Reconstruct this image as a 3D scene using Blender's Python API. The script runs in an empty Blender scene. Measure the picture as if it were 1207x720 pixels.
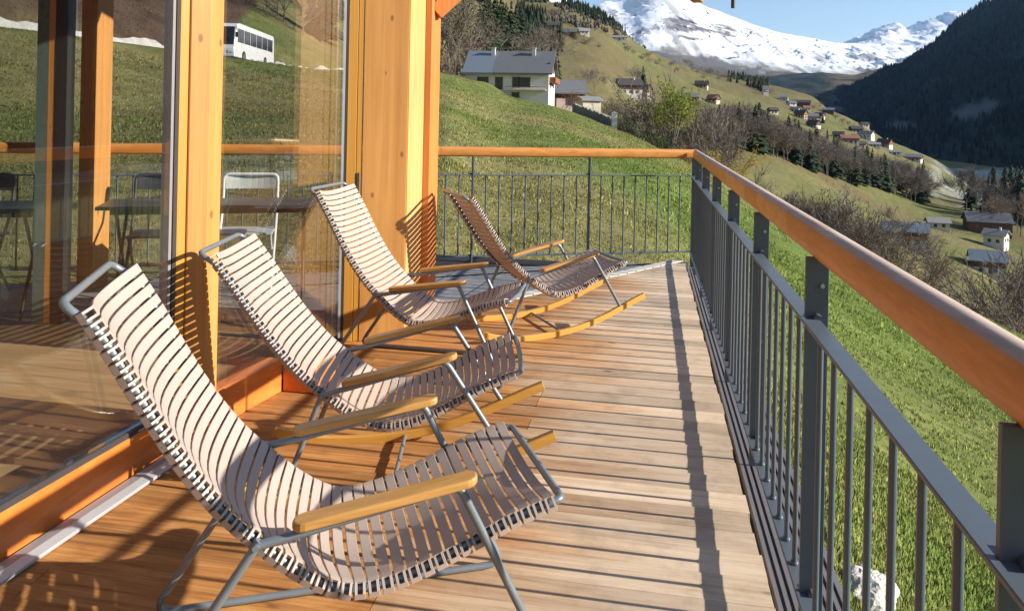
import bpy, bmesh, math, random
import numpy as np
from mathutils import Vector, Matrix
rnd = random.Random(7)
rng = np.random.default_rng(11)
SC = bpy.context.scene
COL = SC.collection
HAZE = 1.9e-5
EYE = 1.4                       # eye height above the deck
FPX, CU, CV = 900.0, 603.5, 140.0   # focal length and principal point in photo pixels
ROLL = math.atan(.021)
R = math.radians

# ------------------------------------------------------------------ helpers
class MB:
    def __init__(s): s.v = []; s.f = []; s.m = []; s.smooth = []
    def add(s, vs, fs, mi=0, sm=False):
        o = len(s.v); s.v += [tuple(p) for p in vs]
        for f in fs: s.f.append(tuple(i + o for i in f)); s.m.append(mi); s.smooth.append(sm)
    def box(s, c, size, rz=0, mi=0, M=None):
        hx, hy, hz = size[0]/2, size[1]/2, size[2]/2
        vs = [Vector((x, y, z)) for z in (-hz, hz) for y in (-hy, hy) for x in (-hx, hx)]
        Rm = Matrix.Rotation(rz, 3, 'Z') if M is None else M
        vs = [Rm @ p + Vector(c) for p in vs]
        s.add(vs, [(0,2,3,1),(4,5,7,6),(0,1,5,4),(2,6,7,3),(0,4,6,2),(1,3,7,5)], mi)
    def beam(s, a, b, w, h, mi=0, up=(0,0,1)):
        a, b = Vector(a), Vector(b); d = (b-a); L = d.length; d.normalize()
        u = Vector(up); x = d.cross(u).normalized(); z = x.cross(d)
        M = Matrix((x, d, z)).transposed()
        s.box((a+b)/2, (w, L, h), M=M, mi=mi)
    def prism(s, poly, z0, z1, mi=0):
        n = len(poly)
        A = sum(poly[i][0]*poly[(i+1) % n][1]-poly[(i+1) % n][0]*poly[i][1] for i in range(n))
        if A < 0: poly = poly[::-1]
        z0s = z0 if isinstance(z0, (list, tuple)) else [z0]*n
        z1s = z1 if isinstance(z1, (list, tuple)) else [z1]*n
        vs = [(p[0], p[1], z0s[i]) for i, p in enumerate(poly)] + [(p[0], p[1], z1s[i]) for i, p in enumerate(poly)]
        fs = [tuple(range(n-1, -1, -1)), tuple(range(n, 2*n))]
        fs += [(i, (i+1) % n, n+(i+1) % n, n+i) for i in range(n)]
        s.add(vs, fs, mi)
    def tube(s, path, r, sides=8, mi=0, cap=True):
        P = [Vector(p) for p in path]; n = len(P)
        rs = r if isinstance(r, (list, tuple)) else [r]*n
        T = []
        for i in range(n):
            t = (P[min(i+1, n-1)]-P[max(i-1, 0)])
            T.append(t.normalized() if t.length > 1e-9 else Vector((0, 0, 1)))
        ref = Vector((0, 0, 1)) if abs(T[0].z) < .9 else Vector((1, 0, 0))
        x = T[0].cross(ref).normalized()
        vs = []
        for i in range(n):
            x = (x - T[i]*x.dot(T[i]))
            if x.length < 1e-6: x = T[i].orthogonal()
            x.normalize(); y = T[i].cross(x)
            for k in range(sides):
                a = 2*math.pi*k/sides
                vs.append(P[i] + (x*math.cos(a)+y*math.sin(a))*rs[i])
        fs = []
        for i in range(n-1):
            for k in range(sides):
                k2 = (k+1) % sides
                fs.append((i*sides+k, i*sides+k2, (i+1)*sides+k2, (i+1)*sides+k))
        s.add(vs, fs, mi, True)
        if cap:
            s.add(vs[:sides], [tuple(range(sides-1, -1, -1))], mi)
            s.add(vs[-sides:], [tuple(range(sides))], mi)
    def sweep(s, path, prof, mi=0, up=(0, 0, 1), sm=False):
        """closed profile [(side, up)] swept along a path, frames kept upright"""
        P = [Vector(p) for p in path]; n = len(P); m = len(prof); U = Vector(up); vs = []
        for i in range(n):
            t = (P[min(i+1, n-1)]-P[max(i-1, 0)]).normalized()
            x = t.cross(U).normalized(); z = x.cross(t)
            for a, b in prof: vs.append(P[i]+x*a+z*b)
        fs = []
        for i in range(n-1):
            for k in range(m):
                k2 = (k+1) % m
                fs.append((i*m+k, i*m+k2, (i+1)*m+k2, (i+1)*m+k))
        s.add(vs, fs, mi, sm)
        s.add(vs[:m], [tuple(range(m-1, -1, -1))], mi); s.add(vs[-m:], [tuple(range(m))], mi)
    def build(s, name, mats, parent=None, loc=None, rz=None, bevel=0, seg=2):
        me = bpy.data.meshes.new(name)
        me.from_pydata(s.v, [], s.f)
        if not isinstance(mats, (list, tuple)): mats = [mats]
        for m in mats: me.materials.append(m)
        me.polygons.foreach_set('material_index', s.m)
        me.polygons.foreach_set('use_smooth', s.smooth)
        bm = bmesh.new(); bm.from_mesh(me); bmesh.ops.recalc_face_normals(bm, faces=bm.faces)
        if bevel:
            bmesh.ops.remove_doubles(bm, verts=bm.verts, dist=1e-5)
            es = [e for e in bm.edges if len(e.link_faces) == 2 and e.calc_face_angle(0) > .5]
            bmesh.ops.bevel(bm, geom=es, offset=bevel, segments=seg, profile=.5, affect='EDGES', clamp_overlap=True)
        bm.to_mesh(me); bm.free()
        o = bpy.data.objects.new(name, me); COL.objects.link(o)
        if parent: o.parent = parent
        if loc is not None: o.location = loc
        if rz is not None: o.rotation_euler = (0, 0, rz)
        return o

def np_mesh(name, V, F, mats, cols=None, smooth=False, parent=None, mi=None):
    """V (n,3), F (m,k) arrays; cols (n,3) point colours in attribute Col"""
    me = bpy.data.meshes.new(name)
    V = np.asarray(V, np.float32); F = np.asarray(F, np.int32); k = F.shape[1]
    me.vertices.add(len(V)); me.vertices.foreach_set('co', V.ravel())
    me.loops.add(F.size); me.loops.foreach_set('vertex_index', F.ravel())
    me.polygons.add(len(F)); me.polygons.foreach_set('loop_start', np.arange(0, F.size, k, dtype=np.int32))
    me.polygons.foreach_set('loop_total', np.full(len(F), k, np.int32))
    if mi is not None: me.polygons.foreach_set('material_index', np.asarray(mi, np.int32))
    me.polygons.foreach_set('use_smooth', np.full(len(F), smooth))
    me.update(calc_edges=True)
    if cols is not None:
        a = me.color_attributes.new('Col', 'FLOAT_COLOR', 'POINT')
        c4 = np.ones((len(V), 4), np.float32); c4[:, :3] = cols
        a.data.foreach_set('color', c4.ravel())
    for m in (mats if isinstance(mats, (list, tuple)) else [mats]): me.materials.append(m)
    o = bpy.data.objects.new(name, me); COL.objects.link(o)
    if parent: o.parent = parent
    return o

def tag(o, label=None, cat=None, group=None, kind=None):
    if label: o['label'] = label
    if cat: o['category'] = cat
    if group: o['group'] = group
    if kind: o['kind'] = kind
    return o
def thing(name, label, cat, loc=(0, 0, 0), rz=0, group=None):
    o = bpy.data.objects.new(name, None); COL.objects.link(o)
    o.location = loc; o.rotation_euler = (0, 0, rz); o.empty_display_size = .2
    return tag(o, label, cat, group)
def copy_thing(src, label=None, loc=None, rz=None, scale=None):
    r = src.copy(); COL.objects.link(r)
    for c in src.children:
        d = c.copy(); COL.objects.link(d); d.parent = r
        for g in c.children:
            e = g.copy(); COL.objects.link(e); e.parent = d
    if label: r['label'] = label
    if loc is not None: r.location = loc
    if rz is not None: r.rotation_euler = (r.rotation_euler[0], r.rotation_euler[1], rz)
    if scale is not None: r.scale = scale
    return r
def fillet(path, r, n=5):
    P = [Vector(p) for p in path]; out = [P[0]]
    for i in range(1, len(P)-1):
        a, b, c = P[i-1], P[i], P[i+1]
        u = (a-b); v = (c-b); lim = min(u.length, v.length)*.49; u.normalize(); v.normalize()
        ang = u.angle(v)
        if ang > 3.05: out.append(b); continue
        t = min(r/math.tan(ang/2), lim)
        p0, p1 = b+u*t, b+v*t
        for k in range(n+1):
            s = k/n
            out.append(p0*(1-s)**2+b*2*s*(1-s)+p1*s*s)
    out.append(P[-1]); return out
def spline(pts, n):
    """Catmull-Rom resample to n points equally spaced along the curve"""
    P = np.array(pts, float); Q = np.vstack([2*P[0]-P[1], P, 2*P[-1]-P[-2]]); out = []
    for i in range(1, len(Q)-2):
        for t in np.linspace(0, 1, 24, endpoint=False):
            a, b, c, d = Q[i-1], Q[i], Q[i+1], Q[i+2]
            out.append(.5*((2*b)+(-a+c)*t+(2*a-5*b+4*c-d)*t*t+(-a+3*b-3*c+d)*t**3))
    out.append(P[-1]); out = np.array(out)
    s = np.r_[0, np.cumsum(np.linalg.norm(np.diff(out, axis=0), axis=1))]
    q = np.linspace(0, s[-1], n)
    return np.stack([np.interp(q, s, out[:, k]) for k in range(P.shape[1])], 1), s[-1]

# ------------------------------------------------------------------ materials
def mat(name):
    m = bpy.data.materials.new(name); m.use_nodes = True
    nt = m.node_tree; nt.nodes.clear()
    return m, nt, nt.nodes, nt.links
def out(nt, sh):
    o = nt.nodes.new('ShaderNodeOutputMaterial'); nt.links.new(sh, o.inputs['Surface'])
def bsdf(nt, col=None, rough=.6, metal=0, spec=.5, coat=0):
    b = nt.nodes.new('ShaderNodeBsdfPrincipled')
    if col is not None: b.inputs['Base Color'].default_value = (*col, 1)
    b.inputs['Roughness'].default_value = rough; b.inputs['Metallic'].default_value = metal
    b.inputs['Specular IOR Level'].default_value = spec
    if coat: b.inputs['Coat Weight'].default_value = coat; b.inputs['Coat Roughness'].default_value = .15
    return b
def node(nt, typ, **kw):
    n = nt.nodes.new(typ)
    for k, v in kw.items(): setattr(n, k, v)
    return n
def coords(nt, scale=(1, 1, 1), rot=(0, 0, 0), kind='Object'):
    tc = node(nt, 'ShaderNodeTexCoord'); mp = node(nt, 'ShaderNodeMapping')
    mp.inputs['Scale'].default_value = scale; mp.inputs['Rotation'].default_value = rot
    nt.links.new(tc.outputs[kind], mp.inputs['Vector']); return mp.outputs['Vector']
def noise(nt, vec, scale=5, detail=4, rough=.55, dist=0):
    n = node(nt, 'ShaderNodeTexNoise'); n.inputs['Scale'].default_value = scale
    n.inputs['Detail'].default_value = detail; n.inputs['Roughness'].default_value = rough
    n.inputs['Distortion'].default_value = dist
    if vec is not None: nt.links.new(vec, n.inputs['Vector'])
    return n.outputs['Fac']
def ramp(nt, fac, stops):
    r = node(nt, 'ShaderNodeValToRGB'); cr = r.color_ramp
    while len(cr.elements) < len(stops): cr.elements.new(.5)
    for e, (p, c) in zip(cr.elements, stops):
        e.position = p; e.color = (*c, 1) if len(c) == 3 else c
    nt.links.new(fac, r.inputs['Fac']); return r.outputs['Color']
def mix(nt, fac, a, b, blend='MIX'):
    m = node(nt, 'ShaderNodeMix', data_type='RGBA', blend_type=blend)
    for sock, val in ((m.inputs[0], fac), (m.inputs[6], a), (m.inputs[7], b)):
        if hasattr(val, 'links') or hasattr(val, 'is_linked'): nt.links.new(val, sock)
        elif isinstance(val, (int, float)): sock.default_value = val
        else: sock.default_value = (*val, 1)
    return m.outputs[2]
def math_(nt, op, a, b=0.):
    m = node(nt, 'ShaderNodeMath', operation=op)
    for i, v in enumerate((a, b)):
        if isinstance(v, (int, float)): m.inputs[i].default_value = v
        else: nt.links.new(v, m.inputs[i])
    return m.outputs[0]
def bump(nt, b, h, strength=.3, dist=.01):
    n = node(nt, 'ShaderNodeBump'); n.inputs['Strength'].default_value = strength; n.inputs['Distance'].default_value = dist
    nt.links.new(h, n.inputs['Height']); nt.links.new(n.outputs['Normal'], b.inputs['Normal'])

def m_plain(name, col, rough=.6, metal=0, spec=.5, var=.12, scale=6, bmp=.0, coat=0):
    m, nt, N, L = mat(name); v = coords(nt)
    f = noise(nt, v, scale, 5)
    c = mix(nt, f, [x*(1-var) for x in col], [min(1, x*(1+var)) for x in col])
    b = bsdf(nt, None, rough, metal, spec, coat); L.new(c, b.inputs['Base Color'])
    rr = math_(nt, 'MULTIPLY_ADD', noise(nt, v, scale*3, 3), .2); N[-1].inputs[2].default_value = rough-.1
    L.new(rr, b.inputs['Roughness'])
    if bmp: bump(nt, b, noise(nt, v, scale*8, 5), bmp, .01)
    out(nt, b.outputs[0]); return m

def m_wood(name, light, dark, grain=(30, 30, 1.2), rotz=0, rough=.55, knots=0, coat=0, tone=.25, roty=0):
    """grain: mapping scale, the small number is the direction of the fibres"""
    m, nt, N, L = mat(name)
    v = coords(nt, grain, (0, roty, rotz))
    g = noise(nt, v, 1.0, 8, .6, .6)
    g2 = noise(nt, v, .35, 3, .5, 1.2)
    s = math_(nt, 'ADD', math_(nt, 'MULTIPLY', g, .65), math_(nt, 'MULTIPLY', g2, .35))
    c = ramp(nt, s, [(.36, dark), (.5, [(a+b)/2 for a, b in zip(light, dark)]), (.61, light)])
    lo = noise(nt, coords(nt, (1, 1, 1)), 1.7, 3)
    c = mix(nt, tone, c, mix(nt, lo, [x*.6 for x in light], [min(1, x*1.25) for x in light]))
    if knots:
        vo = node(nt, 'ShaderNodeTexVoronoi'); vo.inputs['Scale'].default_value = knots
        kv = coords(nt, [1.0 if x > 5 else .55 for x in grain], (0, roty, rotz)); L.new(kv, vo.inputs['Vector'])
        k = ramp(nt, vo.outputs['Distance'], [(.07, (1, 1, 1)), (.115, (0, 0, 0))])
        c = mix(nt, math_(nt, 'MULTIPLY', k, .7), c, (.17, .065, .02))
    b = bsdf(nt, None, rough, 0, .4, coat); L.new(c, b.inputs['Base Color'])
    bump(nt, b, g, .25, .004); out(nt, b.outputs[0]); return m

def m_attr(name, rough=.8, spec=.25, nscale=None, amp=.35, bmp=0, bdist=.05, trans=0, n2=None):
    """colour from the point attribute Col with noise on top"""
    m, nt, N, L = mat(name)
    at = node(nt, 'ShaderNodeAttribute'); at.attribute_name = 'Col'; c = at.outputs['Color']
    b = bsdf(nt, None, rough, 0, spec)
    if nscale:
        v = coords(nt); f = noise(nt, v, nscale, 9, .68)
        k = ramp(nt, f, [(.25, [1-amp]*3), (.75, [1+amp]*3)])
        c = mix(nt, 1.0, c, k, 'MULTIPLY')
        if n2:
            f2 = noise(nt, v, n2, 6, .7)
            c = mix(nt, 1.0, c, ramp(nt, f2, [(.3, [1-amp]*3), (.7, [1+amp]*3)]), 'MULTIPLY')
        if bmp: bump(nt, b, f, bmp, bdist)
    L.new(c, b.inputs['Base Color'])
    if trans:
        t = node(nt, 'ShaderNodeBsdfTranslucent'); L.new(c, t.inputs['Color'])
        ms = node(nt, 'ShaderNodeMixShader'); ms.inputs[0].default_value = trans
        L.new(b.outputs[0], ms.inputs[1]); L.new(t.outputs[0], ms.inputs[2]); out(nt, ms.outputs[0])
    else: out(nt, b.outputs[0])
    return m

def m_foliage(name, c1, c2, trans=.2, rough=.7):
    m, nt, N, L = mat(name)
    oi = node(nt, 'ShaderNodeObjectInfo'); f = noise(nt, coords(nt), 1.1, 4)
    s = math_(nt, 'ADD', math_(nt, 'MULTIPLY', oi.outputs['Random'], .45), math_(nt, 'MULTIPLY', f, .6))
    c = ramp(nt, s, [(.2, c1), (.85, c2)])
    b = bsdf(nt, None, rough, 0, .2); L.new(c, b.inputs['Base Color'])
    t = node(nt, 'ShaderNodeBsdfTranslucent'); L.new(c, t.inputs['Color'])
    ms = node(nt, 'ShaderNodeMixShader'); ms.inputs[0].default_value = trans
    L.new(b.outputs[0], ms.inputs[1]); L.new(t.outputs[0], ms.inputs[2]); out(nt, ms.outputs[0]); return m

def m_glass(name, base=.13, k=1.2, tint=(.93, .95, .93)):
    m, nt, N, L = mat(name)
    fr = node(nt, 'ShaderNodeLayerWeight'); fr.inputs['Blend'].default_value = .5
    fac = math_(nt, 'MINIMUM', math_(nt, 'ADD', math_(nt, 'MULTIPLY', math_(nt, 'POWER', fr.outputs['Facing'], 3.0), k), base), .95)
    t = node(nt, 'ShaderNodeBsdfTransparent'); t.inputs['Color'].default_value = (*tint, 1)
    g = node(nt, 'ShaderNodeBsdfGlossy'); g.inputs['Roughness'].default_value = 0.0
    g.inputs['Color'].default_value = (.95, .95, .95, 1)
    ms = node(nt, 'ShaderNodeMixShader'); L.new(fac, ms.inputs[0]); L.new(t.outputs[0], ms.inputs[1]); L.new(g.outputs[0], ms.inputs[2])
    out(nt, ms.outputs[0]); return m

# ------------------------------------------------------------------ numpy noise
_perm = rng.permutation(512); _val = rng.random(512)
def vnoise(x, y):
    xi = np.floor(x).astype(int); yi = np.floor(y).astype(int); fx = x-xi; fy = y-yi
    fx = fx*fx*fx*(fx*(fx*6-15)+10); fy = fy*fy*fy*(fy*(fy*6-15)+10)
    h = lambda i, j: _val[(_perm[(i & 511)]+j*37) & 511]
    return (h(xi, yi)*(1-fx)+h(xi+1, yi)*fx)*(1-fy)+(h(xi, yi+1)*(1-fx)+h(xi+1, yi+1)*fx)*fy
def fbm(x, y, o=5, g=.5, ridge=False):
    s = 0; a = 1; t = 0
    for k in range(o):
        n = vnoise(x*2**k+17.3*k, y*2**k+5.1*k)
        if ridge: n = 1-abs(2*n-1)
        s = s+a*n; t += a; a *= g
    return s/t
def sstep(a, b, x):
    t = np.clip((x-a)/(b-a), 0, 1); return t*t*(3-2*t)

def ray(u, v):
    """sight line of a photo pixel: (X/Y, rise/Y)"""
    c, s = math.cos(ROLL), math.sin(ROLL)
    du, dv = u-CU, v-CV
    return (c*du+s*dv)/FPX, -(-s*du+c*dv)/FPX

# ------------------------------------------------------------------ terrain
def zc(u, v, Y): return EYE+ray(u, v)[1]*Y
COLS = []
def tcol(u, pts):
    a = (u-CU)/FPX; th = math.degrees(math.atan(a)); k = math.sqrt(1+a*a)
    COLS.append((th, [(Y*k, z) for Y, z in pts]))
tcol(0, [(.5, -.4), (6.3, -.35), (20, 1.3), (36, 4.9), (40, 5.9), (44, 6), (60, 12), (120, 32), (400, 115), (1200, 320), (9000, 500)])
tcol(180, [(.5, -.4), (6.6, -.35), (25, 1.4), (50, 5.0), (56, 5.9), (60, 6), (80, 12), (150, 33), (400, 115), (1200, 320), (9000, 500)])
tcol(290, [(.5, -.4), (6.8, -.35), (30, 1.6), (58, 5.0), (66, 5.9), (76, 6.0), (95, 11), (150, 28), (400, 112), (1200, 320), (9000, 500)])
tcol(420, [(.5, -.4), (7, -.35), (35, 1.7), (70, 5.0), (90, 7.4), (110, 9), (150, 16), (250, 42), (400, 90), (1200, 310), (9000, 480)])
tcol(520, [(.5, -.4), (7.2, -.35), (40, 1.9), (80, 5.2), (110, 8.2), (125, 8.7), (160, 9.5), (250, 28), (400, 70), (700, 150), (1200, 290), (9000, 420)])
tcol(560, [(.5, -.4), (7.3, -.35), (40, 1.3), (80, 4.0), (114, zc(560, 94.5, 114)), (130, 7.3), (165, 8), (250, 21), (400, 58), (700, 130), (1200, 240), (9000, 330)])
tcol(600, [(.5, -.4), (7.4, -.35), (40, .8), (80, 2.7), (118, zc(600, 111, 118)), (130, 4.9), (165, 5), (250, zc(600, 98, 250)), (400, zc(600, 50, 400)), (700, zc(600, 12, 700)), (1200, zc(600, 0, 1200)), (9000, 180)])
tcol(655, [(.5, -.4), (7.4, -.38), (40, .5), (80, 1.8), (118, zc(655, 125, 118)), (135, 2.3), (170, 0), (230, 3), (300, zc(655, 92, 300)), (450, zc(655, 56, 450)), (700, zc(655, 25, 700)), (1200, zc(655, 4, 1200)), (9000, 160)])
tcol(700, [(.5, -.4), (7.5, -.45), (40, .1), (80, .8), (115, zc(700, 141, 115)), (130, .5), (170, -5), (230, -3), (300, zc(700, 104, 300)), (500, zc(700, 62, 500)), (800, zc(700, 33, 800)), (1200, zc(700, 17, 1200)), (9000, 120)])
tcol(760, [(.5, -.45), (7.6, -.5), (40, -.5), (75, -.7), (100, zc(760, 166, 100)), (115, -3), (150, -11), (200, -13), (280, zc(760, 148, 280)), (400, zc(760, 118, 400)), (600, zc(760, 85, 600)), (900, zc(760, 66, 900)), (1200, zc(760, 56, 1200)), (9000, 80)])
tcol(830, [(.5, -.5), (7, -.65), (40, -1.7), (65, -2.8), (85, zc(830, 199, 85)), (95, -6), (130, -16), (180, -20), (260, zc(830, 180, 260)), (380, zc(830, 150, 380)), (550, zc(830, 120, 550)), (800, zc(830, 100, 800)), (1200, zc(830, 84, 1200)), (9000, 40)])
tcol(900, [(.5, -.55), (5, -.85), (30, -2.5), (55, -4.4), (72, zc(900, 236, 72)), (85, -9), (130, -23), (180, -27), (250, zc(900, 205, 250)), (330, zc(900, 178, 330)), (420, zc(900, 166, 420)), (600, zc(900, 137, 600)), (800, zc(900, 120, 800)), (1200, zc(900, 98, 1200)), (9000, 0)])
tcol(955, [(.5, -.57), (4.5, -.95), (28, -3.1), (50, -5.3), (65, zc(955, 262, 65)), (78, -10), (125, -25), (180, -32), (250, zc(955, 226, 250)), (330, zc(955, 204, 330)), (430, zc(955, 187, 430)), (600, zc(955, 156, 600)), (800, zc(955, 134, 800)), (1000, zc(955, 118, 1000)), (1150, zc(955, 111, 1150)), (1400, -30), (9000, -40)])
tcol(1000, [(.5, -.6), (4, -1.0), (25, -3.5), (45, -5.9), (60, zc(1000, 286, 60)), (72, -11), (120, -26), (180, -36), (250, zc(1000, 245, 250)), (330, zc(1000, 226, 330)), (450, zc(1000, 203, 450)), (600, zc(1000, 170, 600)), (750, zc(1000, 153, 750)), (900, zc(1000, 140, 900)), (1000, zc(1000, 136, 1000)), (1200, -45), (1400, -60), (9000, -60)])
tcol(1100, [(.5, -.65), (3.5, -1.2), (20, -4.2), (38, -7.2), (52, zc(1100, 338, 52)), (62, -13), (120, -33), (200, -46), (260, zc(1100, 290, 260)), (330, zc(1100, 266, 330)), (450, zc(1100, 243, 450)), (600, zc(1100, 211, 600)), (700, zc(1100, 193, 700)), (790, zc(1100, 180, 790)), (950, -55), (1300, -62), (9000, -62)])
tcol(1150, [(.5, -.7), (3.2, -1.25), (18, -4.4), (36, -7.8), (48, zc(1150, 362, 48)), (60, -15), (120, -36), (200, -49), (260, zc(1150, 306, 260)), (350, zc(1150, 270, 350)), (500, zc(1150, 240, 500)), (700, zc(1150, 215, 700)), (900, zc(1150, 200, 900)), (1300, -62), (9000, -62)])
tcol(1207, [(.5, -.75), (3, -1.3), (16, -4.5), (34, -8.2), (45, zc(1207, 391, 45)), (55, -14.5), (120, -39), (200, -53), (260, zc(1207, 330, 260)), (400, zc(1207, 262, 400)), (600, zc(1207, 226, 600)), (800, zc(1207, 207, 800)), (1300, -62), (9000, -62)])
COLS += [(55, [(.6, -.8), (4, -1.9), (20, -6.5), (50, -15), (70, -22), (150, -48), (300, -60), (9000, -62)]),
         (90, [(.6, -.8), (4, -2.2), (20, -7.5), (50, -17), (150, -50), (300, -60), (9000, -60)]),
         (135, [(.6, -.6), (4, -1.6), (20, -5), (60, -15), (200, -50), (9000, -60)]),
         (180, [(.6, -.4), (10, -.4), (40, 0), (150, 10), (1200, 120), (9000, 200)]),
         (-180, [(.6, -.4), (10, -.4), (40, 0), (150, 10), (1200, 120), (9000, 200)]),
         (-120, [(.6, -.4), (10, .3), (40, 6), (150, 35), (1200, 320), (9000, 500)]),
         (-75, [(.6, -.4), (9, .0), (25, 2.5), (45, 7), (150, 40), (400, 120), (1200, 330), (9000, 500)])]
COLS.sort()
RG = np.r_[.6, np.geomspace(1.0, 1400, 190), 2000, 3200, 5000, 9000]
THS = np.r_[np.arange(-180, -52, 4), np.arange(-52, -36, 1), np.arange(-36, 42, .22), np.arange(42, 60, 1), np.arange(60, 180.1, 4)]
_ct = np.array([c[0] for c in COLS]); _cz = np.array([np.interp(np.log(RG), np.log([p[0] for p in c[1]]), [p[1] for p in c[1]]) for c in COLS])
# smooth each column along the distance, then interpolate over the azimuth
_k = np.array([1, 2, 3, 2, 1.]); _k /= _k.sum()
_cz = np.array([np.convolve(np.pad(r, 2, mode='edge'), _k, 'valid') for r in _cz])
def _pchip(x, xs, ys):
    i = np.clip(np.searchsorted(xs, x)-1, 0, len(xs)-2)
    h = np.diff(xs); d = np.diff(ys, axis=0)/h[:, None]
    m = np.zeros_like(ys); m[1:-1] = np.where(d[:-1]*d[1:] > 0, 2*d[:-1]*d[1:]/(d[:-1]+d[1:]+1e-12), 0); m[0] = d[0]; m[-1] = d[-1]
    t = ((x-xs[i])/h[i])[:, None]; hh = h[i][:, None]
    return (2*t**3-3*t**2+1)*ys[i]+(t**3-2*t**2+t)*hh*m[i]+(-2*t**3+3*t**2)*ys[i+1]+(t**3-t**2)*hh*m[i+1]
ZG = _pchip(THS, _ct, _cz)          # (nth, nr)
TT, RR = np.meshgrid(np.radians(THS), RG, indexing='ij')
XG, YG = RR*np.sin(TT), RR*np.cos(TT)
ZG = ZG + (fbm(XG/9, YG/9, 4)-.5)*np.clip(RR-6, 0, 60)*.010 + (fbm(XG/60+9, YG/60, 4)-.5)*np.clip(RR-90, 0, 500)*.02
# road bench
ROAD = [(-34, 30, 5.2), (-28.5, 40, 5.35), (-25.6, 52, 5.45), (-24.2, 62, 5.5), (-23.8, 75, 5.6), (-21.6, 88, 5.8), (-16.5, 103, 6.3), (-9, 118, 7.0)]
_rp, _ = spline(ROAD, 60)
_d2 = ((XG[..., None]-_rp[:, 0])**2+(YG[..., None]-_rp[:, 1])**2); _ri = _d2.argmin(-1); _rd = np.sqrt(_d2.min(-1))
_w = 1-sstep(3.2, 9, _rd); ZG = ZG*(1-_w)+_rp[_ri, 2]*_w
del _d2
def gz(x, y):
    th = math.degrees(math.atan2(x, y)); r = math.hypot(x, y)
    i = min(max(int(np.searchsorted(THS, th))-1, 0), len(THS)-2); j = min(max(int(np.searchsorted(RG, r))-1, 0), len(RG)-2)
    a = (th-THS[i])/(THS[i+1]-THS[i]); b = (r-RG[j])/(RG[j+1]-RG[j]); b = min(max(b, 0), 1)
    return (ZG[i, j]*(1-a)+ZG[i+1, j]*a)*(1-b)+(ZG[i, j+1]*(1-a)+ZG[i+1, j+1]*a)*b
def place(u, v, y0=60, y1=1300):
    """first ground point beyond y0 metres on a sight line"""
    a, e = ray(u, v); Y = y0; prev = None
    while Y < y1:
        d = EYE+e*Y-gz(a*Y, Y)
        if prev is not None and prev > 0 >= d: return Vector((a*Y, Y, gz(a*Y, Y)))
        prev = d; Y *= 1.006
    Y = min(y1, 1.0*y1); return Vector((a*Y, Y, gz(a*Y, Y)))
def spot(u, Y):
    a = (u-CU)/FPX; return Vector((a*Y, Y, gz(a*Y, Y)))

# land cover colour
def landcover(X, Y, Z, Rr):
    U = CU+FPX*X/np.maximum(Y, .1)
    n1 = fbm(X/14, Y/14, 4); n2 = fbm(X/70+3, Y/70, 4); n3 = fbm(X/2.2, Y/2.2, 3)
    green = np.array([.128, .150, .044]); straw = np.array([.195, .172, .072]); dry = np.array([.175, .125, .065])
    lush = np.array([.10, .145, .03])
    def lerp(a, b, t): return a+(b-a)*t[..., None]
    C = lerp(green*np.ones(X.shape+(3,)), straw, np.clip(sstep(.36, .66, n1)*.85+sstep(.5, .75, n3)*.3, 0, 1))
    # the slope to the right of the deck is greener
    C = lerp(C, lush*np.ones(3), sstep(1.5, 4, X)*(1-sstep(25, 60, Rr))*(.85-.45*n3))
    # drier upper slope and rough margins
    C = lerp(C, dry*np.ones(3), sstep(130, 260, Rr)*sstep(.40, .62, n2)*.9)
    C = lerp(C, dry*.8, ((U > 690)*(Rr > 85)*(Rr < 240))*.75*sstep(690, 740, U))
    rr_ = np.interp(U, [0, 180, 250, 300], [56, 66, 76, 120]); C = lerp(C, np.array([.085, .055, .038])*(.7+.6*n3[..., None]), (U < 300)*sstep(0, 5, Rr-rr_)*(Y > 10))
    C = lerp(C, np.array([.135, .115, .052]), (Rr > 230)*(.35+.5*sstep(.35, .6, n2)))
    fr = sstep(.535, .585, X/np.maximum(Y, 1)+.05*(n1-.5))*sstep(430, 520, Y)*(1-sstep(900, 1100, Y))
    C = lerp(C, np.array([.42, .47, .45]), fr*.75*sstep(.3, .6, n1))
    return C*(.86+.26*n3[..., None])

M = {}
M['ground'] = m_attr('meadow_ground', .95, .1, 3.0, .34, .6, .08, n2=.42)
nt_, nr_ = XG.shape
idx = np.arange(nt_*nr_).reshape(nt_, nr_)
F = np.stack([idx[:-1, :-1], idx[1:, :-1], idx[1:, 1:], idx[:-1, 1:]], -1).reshape(-1, 4)[:, ::-1]
V = np.stack([XG, YG, ZG], -1).reshape(-1, 3)
CL = landcover(XG, YG, ZG, RR).reshape(-1, 3)
o = np_mesh('ground', V, F, M['ground'], CL, True); tag(o, kind='structure')

# road
mb = MB()
M['asphalt'] = m_plain('asphalt', (.09, .088, .085), .85, var=.2, scale=2, bmp=.2)
rp2, _ = spline(ROAD, 40)
for i in range(39):
    p, q = rp2[i], rp2[i+1]
    t0 = rp2[min(i+1, 39)]-rp2[max(i-1, 0)]; t1 = rp2[min(i+2, 39)]-rp2[i]
    n0 = np.array([t0[1], -t0[0], 0])/np.hypot(t0[0], t0[1]); n1 = np.array([t1[1], -t1[0], 0])/np.hypot(t1[0], t1[1])
    up = np.array([0, 0, .1])
    mb.add([p-n0*2.9+up, p+n0*2.9+up, q+n1*2.9+up, q-n1*2.9+up], [(0, 1, 2, 3)])
tag(mb.build('road', M['asphalt']), kind='structure')

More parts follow.
